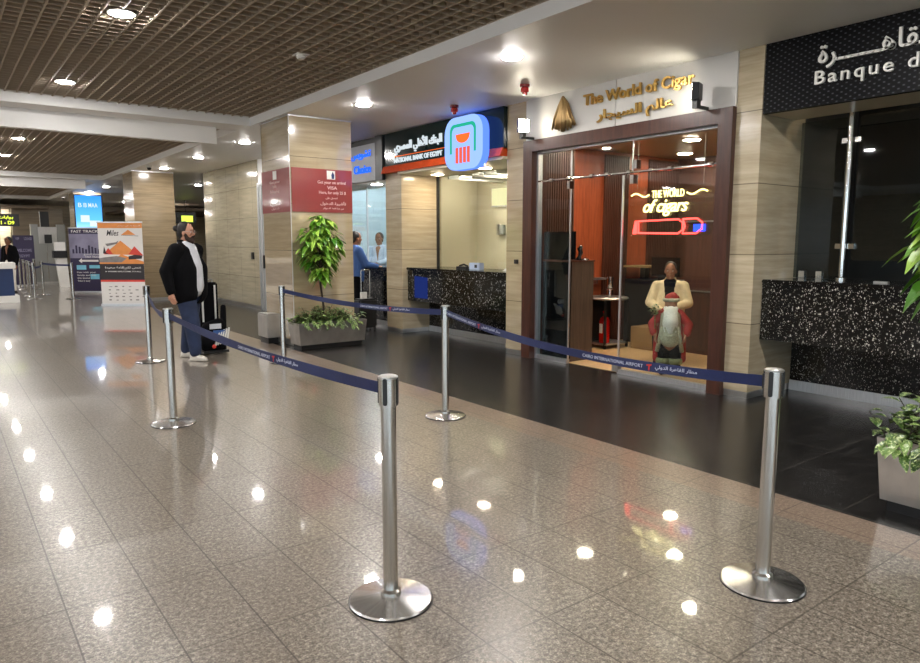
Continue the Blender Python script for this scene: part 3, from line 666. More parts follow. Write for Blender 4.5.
# ================================================================== bank on the right
t = thing('bank_fascia', (6.6, 1, 2.84), 'black perforated fascia with white bank lettering at the upper right', 'sign')
bx('panel', 'perf', t, 6.55, 6.62, -5, 3.77, 2.84, CZ); bx('soffit_board', 'cream', t, 6.62, 7.15, -5, 3.77, 2.84, 2.88)
f = FW(6.55)
words('Banque du Caire', -3.27, -1.70, 2.985, 3.14, 'latin_lettering', 'white', t, f, 1.25, th=.025, d0=.01, bold=.006)
txt([(arab('القاهــــــرة'), -3.25, -2.34, 3.15, 3.365)], 'arabic_lettering', 'white', t, f, th=.025, d0=.01, bold=.012)
def pbox(x0, x1, y0, y1, z0, z1): return MB().box(x0, x1, y0, y1, z0, z1)
t = thing('bank_counter', (7.0, 1.5, 0), 'black terrazzo bank counter with overhanging front at the right edge', 'counter')
bx('upper_front', 'terrazzo', t, 6.72, 6.80, -4, 3.772, .61, 1.19); bx('counter_top', 'terrazzo', t, 6.70, 7.5, -4, 3.774, 1.19, 1.225, bevel=.008)
bx('underside', 'terrazzo', t, 6.80, 7.38, -4, 3.77, .61, .66); bx('lower_front', 'terrazzo', t, 7.38, 7.46, -4, 3.77, .11, 1.18); bx('kick_plate', 'alu', t, 7.37, 7.46, -4, 3.77, 0, .11)
w = sempty('window_2', (7.1, 1.5, 1.22))
MB().box(7.33, 7.34, 3.32, 3.775, 1.23, 2.83).build('glass_pane', 'glass_dark', w); MB().prism(rrect(-3.20, -1.4, 1.42, 2.83, .03), FW(7.33), -.01, 0).build('glass_pane', 'glass_dark', w)
MB().cone((7.28, 3.26, 1.225), (7.28, 3.26, 3.4), .026, .026, 18).build('support_pole', 'chrome', w, smooth='auto')
MB().lathe([(.05, 0), (.05, .02), (.03, .03), (.001, .03)], (7.28, 3.26, 1.225), 20).build('pole_flange', 'chrome', w, smooth='auto')
for z in (1.56, 2.6):
    for y in (3.32, 3.20): bx('glass_clamp', 'chrome', w, 7.30, 7.35, y - .03, y + .03, z - .025, z + .025)
for y in (3.68, 3.5): bx('glass_clamp', 'chrome', w, 7.31, 7.36, y - .03, y + .03, 1.226, 1.30)
struct(bx('wall_right', 'darkwall', None, 8.6, 8.7, -6, 3.85, 0, CZ)); struct(bx('wall_right', 'darkwall', None, 7.4, 8.6, 3.78, 3.85, 0, CZ))
struct(bx('floor', 'darkwall', None, 7.5, 8.6, -6, 3.78, -.1, 0))
struct(bx('wall_right', 'darkwall', None, 6.62, 8.6, -6.1, -6, 0, CZ))
tag(bx('grey_blind', 'grey_panel', None, 8.55, 8.59, -3, 2.9, 1.5, 3.3), 'plain dark grey panel at the back of the right hand bank', 'panel')['kind'] = 'structure'
tag(bx('pen_tray', 'steel_dark', None, 6.95, 7.0, 2.7, 2.82, 1.226, 1.24), 'small steel pen tray on the bank counter at right', 'tray')

# ================================================================== green bank
t = thing('green_bank_sign', (6.5, 9.2, 2.8), 'dark green bank fascia with white lettering and orange lower strip', 'sign')
bx('fascia_panel', 'nbe', t, 6.49, 6.56, 7.57, 10.81, 2.90, CZ - .01)
MB().hexa([(6.42, 7.57, 2.80), (6.56, 7.57, 2.80), (6.56, 10.81, 2.80), (6.42, 10.81, 2.80)], [(6.47, 7.57, 2.92), (6.56, 7.57, 2.92), (6.56, 10.81, 2.92), (6.47, 10.81, 2.92)]).build('orange_strip', 'orange', t)
bx('underside_board', 'cream', t, 6.47, 7.4, 7.57, 10.34, 2.76, 2.80)
f = FW(6.49)
txt([(arab('البنك الأهلي المصري'), -10.44, -9.04, 3.09, 3.32)], 'arabic_lettering', 'e_white', t, f, th=.02, bold=.03)
words('NATIONAL BANK OF EGYPT', -10.46, -9.04, 2.955, 3.035, 'english_lettering', 'e_white', t, f, th=.015, bold=.02)
pr(rect(-10.48, -8.90, 3.06, 3.068), 'red_underline', 'e_orange', t, f, .002, .01)
t = thing('bank_logo_box', (6.35, 8.25, 2.66), 'rounded light blue lit bank logo box with green arch and orange cup', 'sign')
f = FW(6.30)
MB().prism(rrect(-8.70, -7.80, 2.66, 3.42, .24), f, -.12, 0).build('box_side', 'e_side', t)
MB().prism(rrect(-8.70, -7.80, 2.66, 3.42, .24), f, 0, .012).build('lit_face', 'e_sky', t)
g = MB()
arch = []
for (u, v) in ((-8.56, 2.90), (-8.56, 3.22)): arch.append((u, v))
for k in range(7): a = math.radians(180 - 15 * k); arch.append((-8.46 + .10 * math.cos(a), 3.22 + .10 * math.sin(a)))
for k in range(7): a = math.radians(90 - 15 * k); arch.append((-8.04 + .10 * math.cos(a), 3.22 + .10 * math.sin(a)))
arch.append((-7.94, 2.90))
for k in range(len(arch) - 1):
    (u0, v0), (u1, v1) = arch[k], arch[k + 1]; cu, cv = -8.25, 3.0
    def inn(u, v): return (cu + (u - cu) * .86, cv + (v - cv) * .86) if v > 2.95 else (cu + (u - cu) * .86, v)
    g.prism([(u0, v0), (u1, v1), inn(u1, v1), inn(u0, v0)], f, .012, .017)
g.build('green_arch', 'e_green', t)
cup = [(-8.42, 3.17), (-8.08, 3.17)] + [(-8.25 + .16 * math.cos(-a * PI / 10), 3.14 + .10 * math.sin(-a * PI / 10)) for a in range(1, 10)]
MB().prism(cup, f, .012, .018).build('orange_cup', 'e_orange', t)
for k in range(4):
    u = -8.42 + k * .092; MB().prism([(u, 2.98), (u + .062, 2.98), (u + .062, 2.75), (u + .0, 2.76)], f, .012, .018).build('red_bar', 'e_red', t)
t = thing('green_bank_counter', (7.0, 9, 0), 'black terrazzo counter of the green fronted bank', 'counter')
bx('upper_front', 'terrazzo', t, 6.66, 6.74, 7.58, 10.34, .58, 1.12); bx('counter_top', 'terrazzo', t, 6.63, 7.45, 7.57, 10.345, 1.12, 1.16, bevel=.008)
bx('underside', 'terrazzo', t, 6.74, 7.2, 7.58, 10.34, .58, .62); bx('lower_front', 'terrazzo', t, 7.12, 7.2, 7.58, 10.34, .1, 1.12); bx('kick_plate', 'alu', t, 7.11, 7.2, 7.58, 10.34, 0, .1)
MB().prism([(-10.12, .64), (-9.72, .64), (-9.72, 1.0), (-10.12, 1.02)], FW(6.66), .001, .004).build('blue_light_patch', emis('painted blue reflection', (.05, .10, .55, 1), .28), t)  # glowing patch imitates blue light reflected in the polished terrazzo
w = sempty('window_3', (7.35, 9, 1.16))
bx('glass_pane', 'glass', w, 7.3, 7.31, 7.95, 10.34, 1.16, 2.76); bx('window_mullion', 'black', w, 7.29, 7.32, 7.91, 7.95, 1.16, 2.76); bx('glass_pane', 'glass', w, 7.3, 7.31, 7.57, 7.91, 1.16, 2.76)
bx('corner_mullion', 'black', w, 7.29, 7.33, 10.30, 10.345, 1.16, 2.76); bx('latch', 'black', w, 7.26, 7.3, 7.9, 8.03, 2.25, 2.35)
struct(bx('wall_right', 'cream', None, 8.75, 8.85, 7.5, 11.1, 0, CZ)); struct(bx('wall_right', 'cream', None, 7.4, 8.75, 11.0, 11.1, 0, CZ)); struct(bx('wall_right', 'cream', None, 7.4, 8.75, 7.5, 7.57, 0, CZ))
struct(bx('floor', 'beige_floor', None, 7.5, 8.75, 7.57, 11.0, -.1, 0)); struct(bx('ceiling', 'ceil', None, 7.4, 8.75, 7.57, 11, 2.98, 3.0))
for k in range(8):
    tag(bx('ceiling_baffle', 'white', None, 7.45, 8.74, 7.8 + k * .34, 7.84 + k * .34, 2.72, 2.96), 'white ceiling baffle inside the green fronted bank', 'ceiling baffle', 'ceiling baffles of the green fronted bank')
t = thing('backlit_notice', (8.7, 9.9, 2.3), 'lit pale yellow rectangular notice on the cream back wall of the bank', 'sign'); f = FW(8.75)
bx('lit_panel', 'e_warm', t, 8.71, 8.75, 9.0, 10.5, 2.3, 2.62)
bx('notice_frame', 'white', t, 8.72, 8.75, 8.97, 10.53, 2.27, 2.30)
t = thing('wall_telephone', (8.7, 10.2, 1.8), 'small grey wall unit on the cream back wall', 'wall unit'); bx('body', 'grey_panel', t, 8.68, 8.75, 10.12, 10.3, 1.75, 1.93, bevel=.01); bx('handset', 'steel_dark', t, 8.66, 8.68, 10.22, 10.29, 1.74, 1.94)
t = thing('card_terminal', (6.95, 8.85, 1.16), 'small pale blue box standing on the green bank counter', 'box'); bx('body', 'pale_cloth', t, 6.95, 7.05, 8.68, 8.95, 1.161, 1.27, bevel=.006); bx('screen', 'black', t, 6.945, 6.95, 8.74, 8.8, 1.19, 1.24)
t = thing('desk_phone', (7.0, 9.1, 1.16), 'low black desk phone beside the pale blue box', 'telephone'); bx('body', 'black', t, 6.95, 7.1, 9.02, 9.3, 1.161, 1.20); MB().tube([(7.0, 9.05, 1.21), (7.0, 9.15, 1.235), (7.0, 9.27, 1.21)], .016).build('handset', 'black', t)
t = thing('banknote_machine', (7.1, 8.05, 1.16), 'white cash counting machine at the right end of the green bank counter', 'machine')
MB().hexa([(6.98, 7.72, 1.161), (7.2, 7.72, 1.161), (7.2, 8.15, 1.161), (6.98, 8.15, 1.161)], [(7.05, 7.75, 1.25), (7.2, 7.75, 1.33), (7.2, 8.0, 1.33), (7.05, 8.05, 1.25)]).build('body', 'white', t); bx('hopper', 'black', t, 7.02, 7.18, 7.7, 7.9, 1.28, 1.42)

# ================================================================== grey sign shop
t = thing('grey_shop_sign', (6.5, 12, 2.7), 'grey fascia with blue lit lettering beside the notice column', 'sign')
bx('fascia_panel', 'greysign', t, 6.50, 6.56, 11.09, 14.5, 2.72, 3.38); bx('dark_surround', 'black', t, 6.525, 6.58, 10.88, 14.55, 2.72, CZ - .01); bx('dark_end', 'black', t, 6.46, 6.52, 10.83, 11.08, 2.70, CZ - .01)
f = FW(6.50)
txt([('Choice', -11.92, -11.29, 2.87, 3.02)], 'english_lettering', 'e_blue', t, f, th=.02, bold=.02)
txt([(arab('تشويس'), -12.02, -11.29, 3.12, 3.28)], 'arabic_lettering', 'e_blue', t, f, th=.02, bold=.02)
bx('lit_underside', 'white', t, 6.58, 7.4, 10.88, 14.55, 2.70, 2.72)
t = thing('exchange_counter', (6.9, 12.5, 0), 'black terrazzo counter of the grey sign shop behind the black suitcase', 'counter')
bx('front_panel', 'terrazzo', t, 6.85, 6.95, 10.88, 14.5, .1, 1.1); bx('counter_top', 'terrazzo', t, 6.80, 7.3, 10.88, 14.5, 1.1, 1.13); bx('kick_plate', 'alu', t, 6.84, 6.95, 10.88, 14.5, 0, .1)
w = sempty('window_4', (7.1, 12.5, 1.13)); bx('glass_pane', 'glass', w, 7.1, 7.11, 10.88, 14.5, 1.13, 2.7); MB().cone((7.06, 11.62, 1.13), (7.06, 11.62, 2.7), .03, .03, 14).build('support_pole', 'steel', w, smooth='auto')
bx('window_mullion', 'alu', w, 7.09, 7.12, 12.5, 12.53, 1.13, 2.7)
struct(bx('wall_right', 'bluewhite', None, 8.9, 9.0, 11.1, 14.6, 0, CZ)); struct(bx('wall_right', 'bluewhite', None, 7.4, 8.9, 14.5, 14.6, 0, CZ)); struct(bx('floor', 'beige_floor', None, 7.5, 8.9, 11.1, 14.5, -.1, 0))
struct(bx('wall_right', 'bluewhite', None, 7.4, 8.9, 11.1, 11.13, 0, CZ))
m = MB()
for k in range(5): m.box(8.885, 8.9, 11.2 + k * .7, 11.21 + k * .7, .1, 3.2)
for z in (1.2, 2.1): m.box(8.885, 8.9, 11.2, 14.5, z, z + .01)
struct(m.build('trim_4', 'alu'))
for (x, y, z, lb, mt) in ((8.0, 9.15, 2.978, 'lit square lamp in the green fronted bank, nearer one above the pale blue box', 'lamp_sq'), (8.0, 10.18, 2.978, 'lit square lamp in the green fronted bank, farther one beside the left stone pillar', 'lamp_sq'), (7.0, 9.9, 2.757, 'lit round lamp under the green bank fascia', 'lamp_warm'), (7.0, 8.6, 2.757, 'lit round lamp under the bank logo box', 'lamp_warm'),
        (8.1, 12.0, CZ - .001, 'lit square lamp inside the grey sign shop', 'lamp_sqc'), (8.1, 13.6, CZ - .001, 'farther lit square lamp inside the grey sign shop', 'lamp_sqc'), (6.85, 11.7, 2.699, 'lit lamp under the grey shop fascia', 'lamp'), (7.9, 2.2, CZ - .001, 'lit lamp inside the right hand bank', 'lamp_warm')):
    s = .14 if 'square' in lb else .07
    t = thing('recessed_lamp', (x, y, z), lb, 'ceiling light'); bx('lamp_rim', 'white', t, x - s - .02, x + s + .02, y - s - .02, y + s + .02, z - .008, z); bx('diffuser', 'e_shop' if False else mt, t, x - s, x + s, y - s, y + s, z - .013, z - .008)
# ================================================================== queue barriers
HP = 1.03
def make_post():
    t = thing('barrier_post', (0, 0, 0), 'x', 'barrier post')
    MB().lathe([(.001, 0), (.186, 0), (.188, .006), (.182, .014), (.10, .024), (.05, .032), (.001, .034)], n=48).build('base', 'disc', t, smooth='auto')
    MB().lathe([(.181, -.0), (.190, -.0), (.190, .007), (.181, .007)], n=48).build('rubber_rim', 'black', t, smooth='auto')
    MB().lathe([(.046, .03), (.046, .05), (.033, .06), (.033, .92), (.001, .92)], n=28).build('pole', 'steel', t, smooth='auto')
    h = MB().lathe([(.001, .90), (.042, .90), (.042, 1.018), (.001, 1.018)], n=28).build('head', 'steel', t, smooth='auto')
    MB().lathe([(.001, 1.018), (.043, 1.018), (.043, 1.026), (.036, 1.03), (.001, 1.03)], n=28).build('cap', 'steel_dark', h, smooth='auto')
    m = MB()
    for k in range(4):
        a = k * PI / 2; c, s_ = math.cos(a), math.sin(a); r = Vector((-s_, c, 0)); n = Vector((c, s_, 0))
        F_ = lambda u, v, d: n * (.036 + d) + r * u + Vector((0, 0, v))
        m.prism(rrect(-.010, .010, .905, 1.022, .008, 3), F_, 0, .0085)
    m.build('belt_slot', 'black', h)
    return t
post = make_post()
P = {}
posts = [('front', (1.525, 2.533), 'nearest brushed steel barrier post, standing in the middle foreground', 40), ('right', (3.008, 1.608), 'polished steel barrier post at right in front of the bank counter', 12),
         ('mid', (3.675, 5.083), 'steel barrier post beside the black floor edge, in front of the brown shop frame', 10), ('left', (1.59, 6.324), 'steel barrier post left of centre, in front of the walking man', 5),
         ('farleft', (2.228, 9.888), 'steel barrier post behind and left of the man, right of the white banner foot', 50), ('farright', (3.653, 8.761), 'steel barrier post in front of the left end of the steel planter', 20)]
for i, (k, (x, y), lb, rz) in enumerate(posts):
    P[k] = Vector((x, y, .965))
    if i == 0: post.location = (x, y, 0); post.rotation_euler = (0, 0, math.radians(rz)); post['label'] = lb; post['group'] = 'queue barrier posts'
    else: dup(post, (x, y, 0), lb, 'queue barrier posts', math.radians(rz))
def belt(a, b, sag, prints, lab, group='navy belts between the barrier posts', h=.054, detail=True, mat='belt'):
    a, b = Vector(a), Vector(b); d = (b - a).normalized(); a = a + d * .044; b = b - d * .044; L = (b - a).length
    t = thing('barrier_belt', tuple(a - Vector((0, 0, h / 2))), lab, 'barrier belt', group)
    side = d.cross(Vector((0, 0, 1))).normalized()
    cz = lambda s: a + d * (L * s) - Vector((0, 0, sag * 4 * s * (1 - s)))
    N = 28; m = MB(); ring = []
    for i in range(N + 1):
        c = cz(i / N); tw = Vector((0, 0, h / 2)) + side * (.004 * math.sin(i * .5))
        ring.append([m.b.verts.new(c + tw + side * .0012), m.b.verts.new(c - tw + side * .0012), m.b.verts.new(c - tw - side * .0012), m.b.verts.new(c + tw - side * .0012)])
    for A, B in zip(ring, ring[1:]):
        for k in range(4): m.b.faces.new([A[k], A[(k + 1) % 4], B[(k + 1) % 4], B[k]])
    m.b.faces.new(ring[0]); m.b.faces.new(list(reversed(ring[-1]))); m.build('webbing', mat, t)
    if detail:
        c = cz(1); o = MB().box(-.006, .006, -.012, .012, -.035, .035).build('end_clip', 'black', t)
        o.location = c - d * .004 - ORG[t.name]; o.rotation_euler = (0, 0, math.atan2(d.y, d.x))
        for v in o.data.vertices: v.co += ORG[t.name]
    def fr(u, v, dd):
        s = u / L; c = cz(s); return c + Vector((0, 0, v)) + side * (.0055 + dd)
    for s in prints:
        u = s * L
        txt([('CAIRO INTERNATIONAL AIRPORT', u - .62, u - .05, -.010, .010, 1.05)], 'airport_lettering', 'print', t, fr, th=.0006, bold=.005)
        txt([(arab('مطار القاهرة الدولي'), u + .05, u + .36, -.014, .016)], 'arabic_lettering', 'print', t, fr, th=.0006, bold=.008)
        m = MB(); m.prism([(u - .022, .012), (u + .022, .017), (u + .018, .007), (u + .005, .006), (u + .003, -.02), (u - .006, -.02), (u - .005, .006), (u - .02, .004)], fr, 0, .0008)
        m.build('airport_emblem', 'redprint', t)
belt(P['left'], P['front'], .045, [.655], 'navy belt with airport lettering sagging from the left post to the nearest post')
belt(P['mid'], P['right'], .085, [.18, .775], 'navy belt crossing below the tobacco shop window towards the right hand post')
belt(P['farright'], P['mid'], .05, [.75], 'navy belt running past the steel planter towards the centre post')
belt(P['farleft'], P['left'], .10, [], 'short navy belt left of the man, between the two left posts')
# far queue near the check-in desk
k = 0
fp = [(2.38, 29.0), (2.37, 27.5), (2.32, 25.8), (2.24, 24.3), (2.2, 22.9), (2.72, 27.85), (2.6, 24.6), (3.08, 22.3)]
for x, y in fp:
    dup(post, (x, y, 0), 'slim steel post of the far queue beside the navy check-in desk', 'far queue posts', .3)
belt((2.2, 22.9, .965), (2.37, 27.5, .965), .02, [], 'belt of the far queue, left row beside the navy desk', 'far queue belts', detail=False, mat='steel_dark')
belt((2.6, 24.6, .96), (3.08, 22.3, .96), .02, [], 'short blue belt of the far queue in front of the purple banner', 'far queue belts', detail=False)
belt((2.2, 22.9, .90), (2.6, 24.6, .90), .03, [], 'blue belt across the front of the far queue', 'far queue belts', detail=False)

# ================================================================== planters and plants
def planter(x0, x1, y0, y1, z1, lab, fl=.03):
    t = thing('steel_planter', (x0, y0, 0), lab, 'planter')
    b = [(x0 + fl, y0 + fl, .07), (x1 - fl, y0 + fl, .07), (x1 - fl, y1 - fl, .07), (x0 + fl, y1 - fl, .07)]; c = [(x0, y0, z1), (x1, y0, z1), (x1, y1, z1), (x0, y1, z1)]
    w_ = .012
    m = MB(); V = m.b.verts
    def ringv(pts): return [V.new(p) for p in pts]
    o0 = ringv(b); o1 = ringv(c); i1 = ringv([(x0 + w_, y0 + w_, z1), (x1 - w_, y0 + w_, z1), (x1 - w_, y1 - w_, z1), (x0 + w_, y1 - w_, z1)]); i0 = ringv([(p[0], p[1], .09) for p in [(x0 + fl + w_, y0 + fl + w_), (x1 - fl - w_, y0 + fl + w_), (x1 - fl - w_, y1 - fl - w_), (x0 + fl + w_, y1 - fl - w_)]])
    for A, B in ((o0, o1), (o1, i1), (i1, i0)):
        for k in range(4): m.b.faces.new([A[k], A[(k + 1) % 4], B[(k + 1) % 4], B[k]])
    m.b.faces.new(list(reversed(o0))); m.b.faces.new(i0); m.build('steel_body', 'steel_planter', t)
    bx('recessed_base', 'black', t, x0 + .06, x1 - .06, y0 + .06, y1 - .06, 0, .07)
    bx('soil', 'soil', t, x0 + .03, x1 - .03, y0 + .03, y1 - .03, .1, z1 - .04)
    return t
M['steel_planter'] = steel('smudged planter steel', (.66, .64, .61), .3, streak=(1.5, 1.5, 1.2), var=.12)
planter(4.22, 5.36, 9.52, 9.93, .40, 'long brushed steel planter in front of the visa notice column')
planter(4.40, 4.86, .2, 1.70, .45, 'brushed steel planter cut by the right edge of the picture')
def bush(x0, x1, y0, y1, z, n, hgt_, lab, Lr=(.06, .11), spill=.12, seed=1):
    random.seed(seed); t = thing('ground_cover_plant', ((x0 + x1) / 2, (y0 + y1) / 2, z), lab, 'plant')
    st = MB(); lf = MB()
    for i in range(n):
        x = random.uniform(x0, x1); y = random.uniform(y0, y1); a = random.uniform(0, 2 * PI); h = hgt_ * random.uniform(.45, 1) * (1 - .5 * abs((x - (x0 + x1) / 2) / max(.1, (x1 - x0) / 2)) ** 2 * (y1 - y0 < x1 - x0))
        tip = Vector((x + math.cos(a) * .12, y + math.sin(a) * .12, z + h)); base = Vector((x, y, z - .03)); mid = (tip + base) / 2 + Vector((0, 0, .03))
        st.tube([base, mid, tip], .003, 4)
        for q in range(7):
            p = base.lerp(tip, .3 + .7 * q / 6); aa = random.uniform(0, 2 * PI)
            lf.leaf(p, (math.cos(aa), math.sin(aa), random.uniform(-.1, .7)), random.uniform(*Lr), random.uniform(.4, .55) * Lr[1], .4)
    for i in range(int(n * .2)):     # strands hanging over the rim
        x = random.uniform(x0, x1); s = -1
        if x1 - x0 > y1 - y0: p0 = Vector((x, y0 - .0, z + .03)); d = Vector((random.uniform(-.3, .3), -1, 0))
        else: p0 = Vector((x0, random.uniform(y0, y1), z + .03)); d = Vector((-1, random.uniform(-.3, .3), 0))
        for q in range(5):
            p = p0 + d * (.05 + .035 * q) * (spill / .12) * .8 + Vector((0, 0, .04 - .018 * q * random.uniform(.6, 1.6)))
            aa = random.uniform(0, 2 * PI); lf.leaf(p, (d.x + .6 * math.cos(aa), d.y + .6 * math.sin(aa), -.2), random.uniform(*Lr) * .8, .4 * Lr[1], .5)
    st.build('stems', 'stem', t); lf.build('foliage', 'leaf2', t)
bush(4.27, 5.24, 9.60, 9.88, .36, 90, .27, 'low leafy plant filling the long steel planter', seed=4)
bush(4.45, 4.82, .25, 1.66, .42, 85, .26, 'variegated leafy plant spilling over the planter at the right edge', Lr=(.07, .13), seed=9)
def tall(x, y, z, cz, rad, rz, n, lab, Lr, seed, trunk=.02, mat='leaf'):
    random.seed(seed); t = thing('potted_tree', (x, y, z), lab, 'plant')
    MB().tube([(x, y, z - .1), (x + .03, y, z + .25), (x - .02, y, (z + cz) / 2 + .1), (x, y, cz + rz * .5)], [trunk, trunk * .9, trunk * .8, trunk * .4], 8).build('stem', 'stem', t, smooth=True)
    lf = MB(); br = MB()
    for i in range(n):
        a = random.uniform(0, 2 * PI); zz = random.uniform(-1, 1); r = rad * math.sqrt(max(.05, 1 - zz * zz)) * random.uniform(.45, 1)
        if zz < -.2: r *= (1.2 + zz) * .9
        p = Vector((x + math.cos(a) * r, y + math.sin(a) * r * .7, cz + zz * rz))
        br.tube([(x, y, p.z - .12), tuple(p)], .0035, 4)
        for q in range(3):
            aa = a + random.uniform(-1.2, 1.2); lf.leaf(p + Vector((random.uniform(-.03, .03), random.uniform(-.03, .03), random.uniform(-.03, .03))), (math.cos(aa), math.sin(aa), random.uniform(-.7, .5)), random.uniform(*Lr), random.uniform(.40, .52) * Lr[1], .6)
    br.build('branches', 'stem', t); lf.build('foliage', mat, t)
tall(4.66, 9.66, .38, 1.52, .30, .46, 125, 'bright green leafy small tree rising from the long steel planter', (.12, .19), 5)
tall(4.58, 1.40, .42, 1.56, .24, .46, 60, 'green leafy tree whose leaves enter at the right edge of the picture', (.15, .24), 12)
t = thing('waste_bin', (4.2, 10.9, 0), 'small stainless steel waste bin standing left of the notice column', 'bin')
bx('steel_body', 'steel_planter', t, 4.10, 4.32, 10.45, 10.85, .10, .46, bevel=.006); bx('recessed_base', 'black', t, 4.13, 4.30, 10.5, 10.82, 0, .10); bx('rim', 'steel_dark', t, 4.11, 4.31, 10.46, 10.84, .46, .475)

# ================================================================== people
def hand(mb, w_, d, n, side=1, curl=.5, s=1.0):
    """palm and five fingers; w_ wrist, d direction along the fingers, n palm normal"""
    d = Vector(d).normalized(); n = (Vector(n) - d * Vector(n).dot(d)).normalized(); k = d.cross(n) * side
    w_ = Vector(w_); mb.limb([w_, w_ + d * .045 * s + k * .012, w_ + d * .085 * s + k * .022], [.024 * s, .024 * s, .017 * s], 8); mb.limb([w_, w_ + d * .045 * s - k * .012, w_ + d * .085 * s - k * .022], [.024 * s, .024 * s, .017 * s], 8)
    for i, (off, L) in enumerate(((.033, .066), (.011, .076), (-.011, .070), (-.033, .054))):
        p = w_ + d * .085 * s + k * off * s; q = p + (d * math.cos(curl * .4) + n * math.sin(curl * .4)) * L * .45 * s; r_ = q + (d * math.cos(curl * 1.3) + n * math.sin(curl * 1.3)) * L * .33 * s; e = r_ + (d * math.cos(curl * 2) + n * math.sin(curl * 2)) * L * .27 * s
        mb.limb([p, q, r_, e], [.0098 * s, .009 * s, .0083 * s, .007 * s], 6)
    p = w_ + d * .03 * s + k * .026 * s; q = p + (d * .6 + k * .8).normalized() * .035 * s; e = q + (d * .9 + k * .2 + n * .3).normalized() * .032 * s
    mb.limb([p, q, e], [.013 * s, .011 * s, .0085 * s], 6)
def human(loc, head, scale, lab, cat='person', bulk=1.0, top='jacket', topmat='fabric_black', legmat='denim', shoemat='shoe', skin='skin', arms=None, bun=False, beard=False, glasses=False, stride=.10, headturn=0, vox=.011, group=None, shirt=None, seated=False):
    t = thing('person', (0, 0, 0), lab, cat, group); B = bulk
    sh = {1: Vector((0, .185 * (1 + .35 * (B - 1)), 1.46)), -1: Vector((0, -.185 * (1 + .35 * (B - 1)), 1.46))}
    A = arms or {}
    J = {}
    for s in (1, -1):
        e, w_ = A.get(s, ((-.03, s * (.27 + .10 * (B - 1)), 1.17), (.05, s * (.28 + .12 * (B - 1)), .92)))
        J[s] = (sh[s], Vector(e), Vector(w_))
    Rz = Matrix.Rotation(headturn, 4, 'Z'); hc = Vector((.015, 0, 1.665)); H = lambda x, y, z: hc + Rz @ Vector((x, y, z))
    b = MB()
    b.ball(H(.0, 0, .03), .1, 14, (.98, .80, 1.08)); b.ball(H(.02, 0, -.045), .075, 12, (.95, .85, .95)); b.limb([H(.05, 0, -.085), H(.065, 0, -.095)], [.03, .022], 8)
    b.limb([H(.085, 0, .015), H(.105, 0, -.018), H(.095, 0, -.03)], [.011, .014, .012], 8)          # nose
    for s in (1, -1):
        b.ball(H(.0, s * .083, -.005), .03, 8, (.7, .35, 1)); b.ball(H(.075, s * .034, .028), .02, 8, (.6, 1, .5)); b.ball(H(.06, s * .04, -.02), .024, 8)
    b.ball(H(.088, 0, -.055), .014, 8, (.6, 1.7, .5))
    b.limb([(0, 0, 1.60), (-.01, 0, 1.50)], [.055 * (1 + .2 * (B - 1)), .062], 12)
    b.limb([(-.01, 0, 1.42), (0, 0, 1.15), (0, 0, .98)], [.12, .115 * B, .125], 14)
    b.limb([sh[1] + Vector((0, 0, -.02)), (-.01, 0, 1.46), sh[-1] + Vector((0, 0, -.02))], [.055, .075, .055], 12)
    hip = {}
    for s in (1, -1):
        sh_, e, w_ = J[s]; b.limb([sh_, e, w_], [.052, .042, .027], 10)
        dirw = (w_ - e).normalized(); hand(b, w_ + dirw * .01, dirw, Vector((0, -s, 0)) if abs(dirw.z) > .6 else Vector((0, 0, -1)), 1 if s > 0 else -1, .45)
        fx = s * stride * .5
        hp, kn, an = Vector((0, s * .095, .93)), Vector((fx * .6 + .02, s * .105, .50)), Vector((fx, s * .11, .09))
        if seated: kn, an = Vector((.40, s * .13, .90)), Vector((.36, s * .12, .09 + seated))
        hip[s] = (hp, kn, an); b.limb([hp, kn, an, an + Vector((.0, 0, -.03))], [.088, .058, .038, .036], 10); b.limb([an + Vector((-.03, 0, -.045)), an + Vector((.13, s * .02, -.06))], [.028, .022], 8)
    remesh(b, 'body', skin, t, vox * .62, 2)
    # shoes, trousers
    for s in (1, -1):
        hp, kn, an = hip[s]; m = MB(); m.limb([an + Vector((-.045, 0, -.04)), an + Vector((.06, s * .005, -.048)), an + Vector((.15, s * .02, -.055))], [.042, .042, .032], 10)
        m.limb([an + Vector((-.01, 0, -.02)), an + Vector((.02, 0, -.03))], [.046, .046], 10)
        m.box(an.x - .085, an.x + .175, an.y - .035 + s * .005, an.y + .035 + s * .01, .002 + (seated or 0), .022 + (seated or 0)); so = remesh(m, 'shoe', shoemat, t, .008, 3)
        for v in so.data.vertices: v.co.z = max(v.co.z, seated or .0)
    m = MB()
    for s in (1, -1):
        hp, kn, an = hip[s]; m.limb([hp + Vector((0, -s * .01, 0)), kn, an + Vector((0, 0, .03))], [.110 * (1 + .6 * (B - 1)), .082 * (1 + .7 * (B - 1)), .064 * (1 + .5 * (B - 1))], 12)
    m.limb([(0, 0, .98), (0, 0, .90)], [.15 * (1 + .5 * (B - 1)), .12], 14); remesh(m, 'trousers', legmat, t, vox, 4)
    if top == 'jacket':
        m = MB(); q = .13 * B; m.limb([(-.01, 0, 1.43), (.02 * B, 0, 1.2), (.02 * B, 0, .98)], [.128 * (1 + .4 * (B - 1)), q, q * 1.02], 14); m.limb([(-.01, 0, 1.44), (-.01, 0, 1.53)], [.1, .066], 12)
        remesh(m, 'shirt', shirt or 'tee', t, vox, 5)
    m = MB(); q = (.148 if top == 'jacket' else .135) * B
    for s in (1, -1):
        m.limb([(-.01, s * .06, 1.40), (.01, s * .075 * B, 1.18), (.01, s * .07 * B, .90)], [.118 * (1 + .4 * (B - 1)), q * .93, q * .90], 14)
        sh_, e, w_ = J[s]; k_ = 1.0 + .35 * (B - 1); m.limb([sh_ + Vector((0, 0, -.02)), e, w_ - (w_ - e).normalized() * .01], [.085 * k_, .068 * k_, .050 * k_], 12)
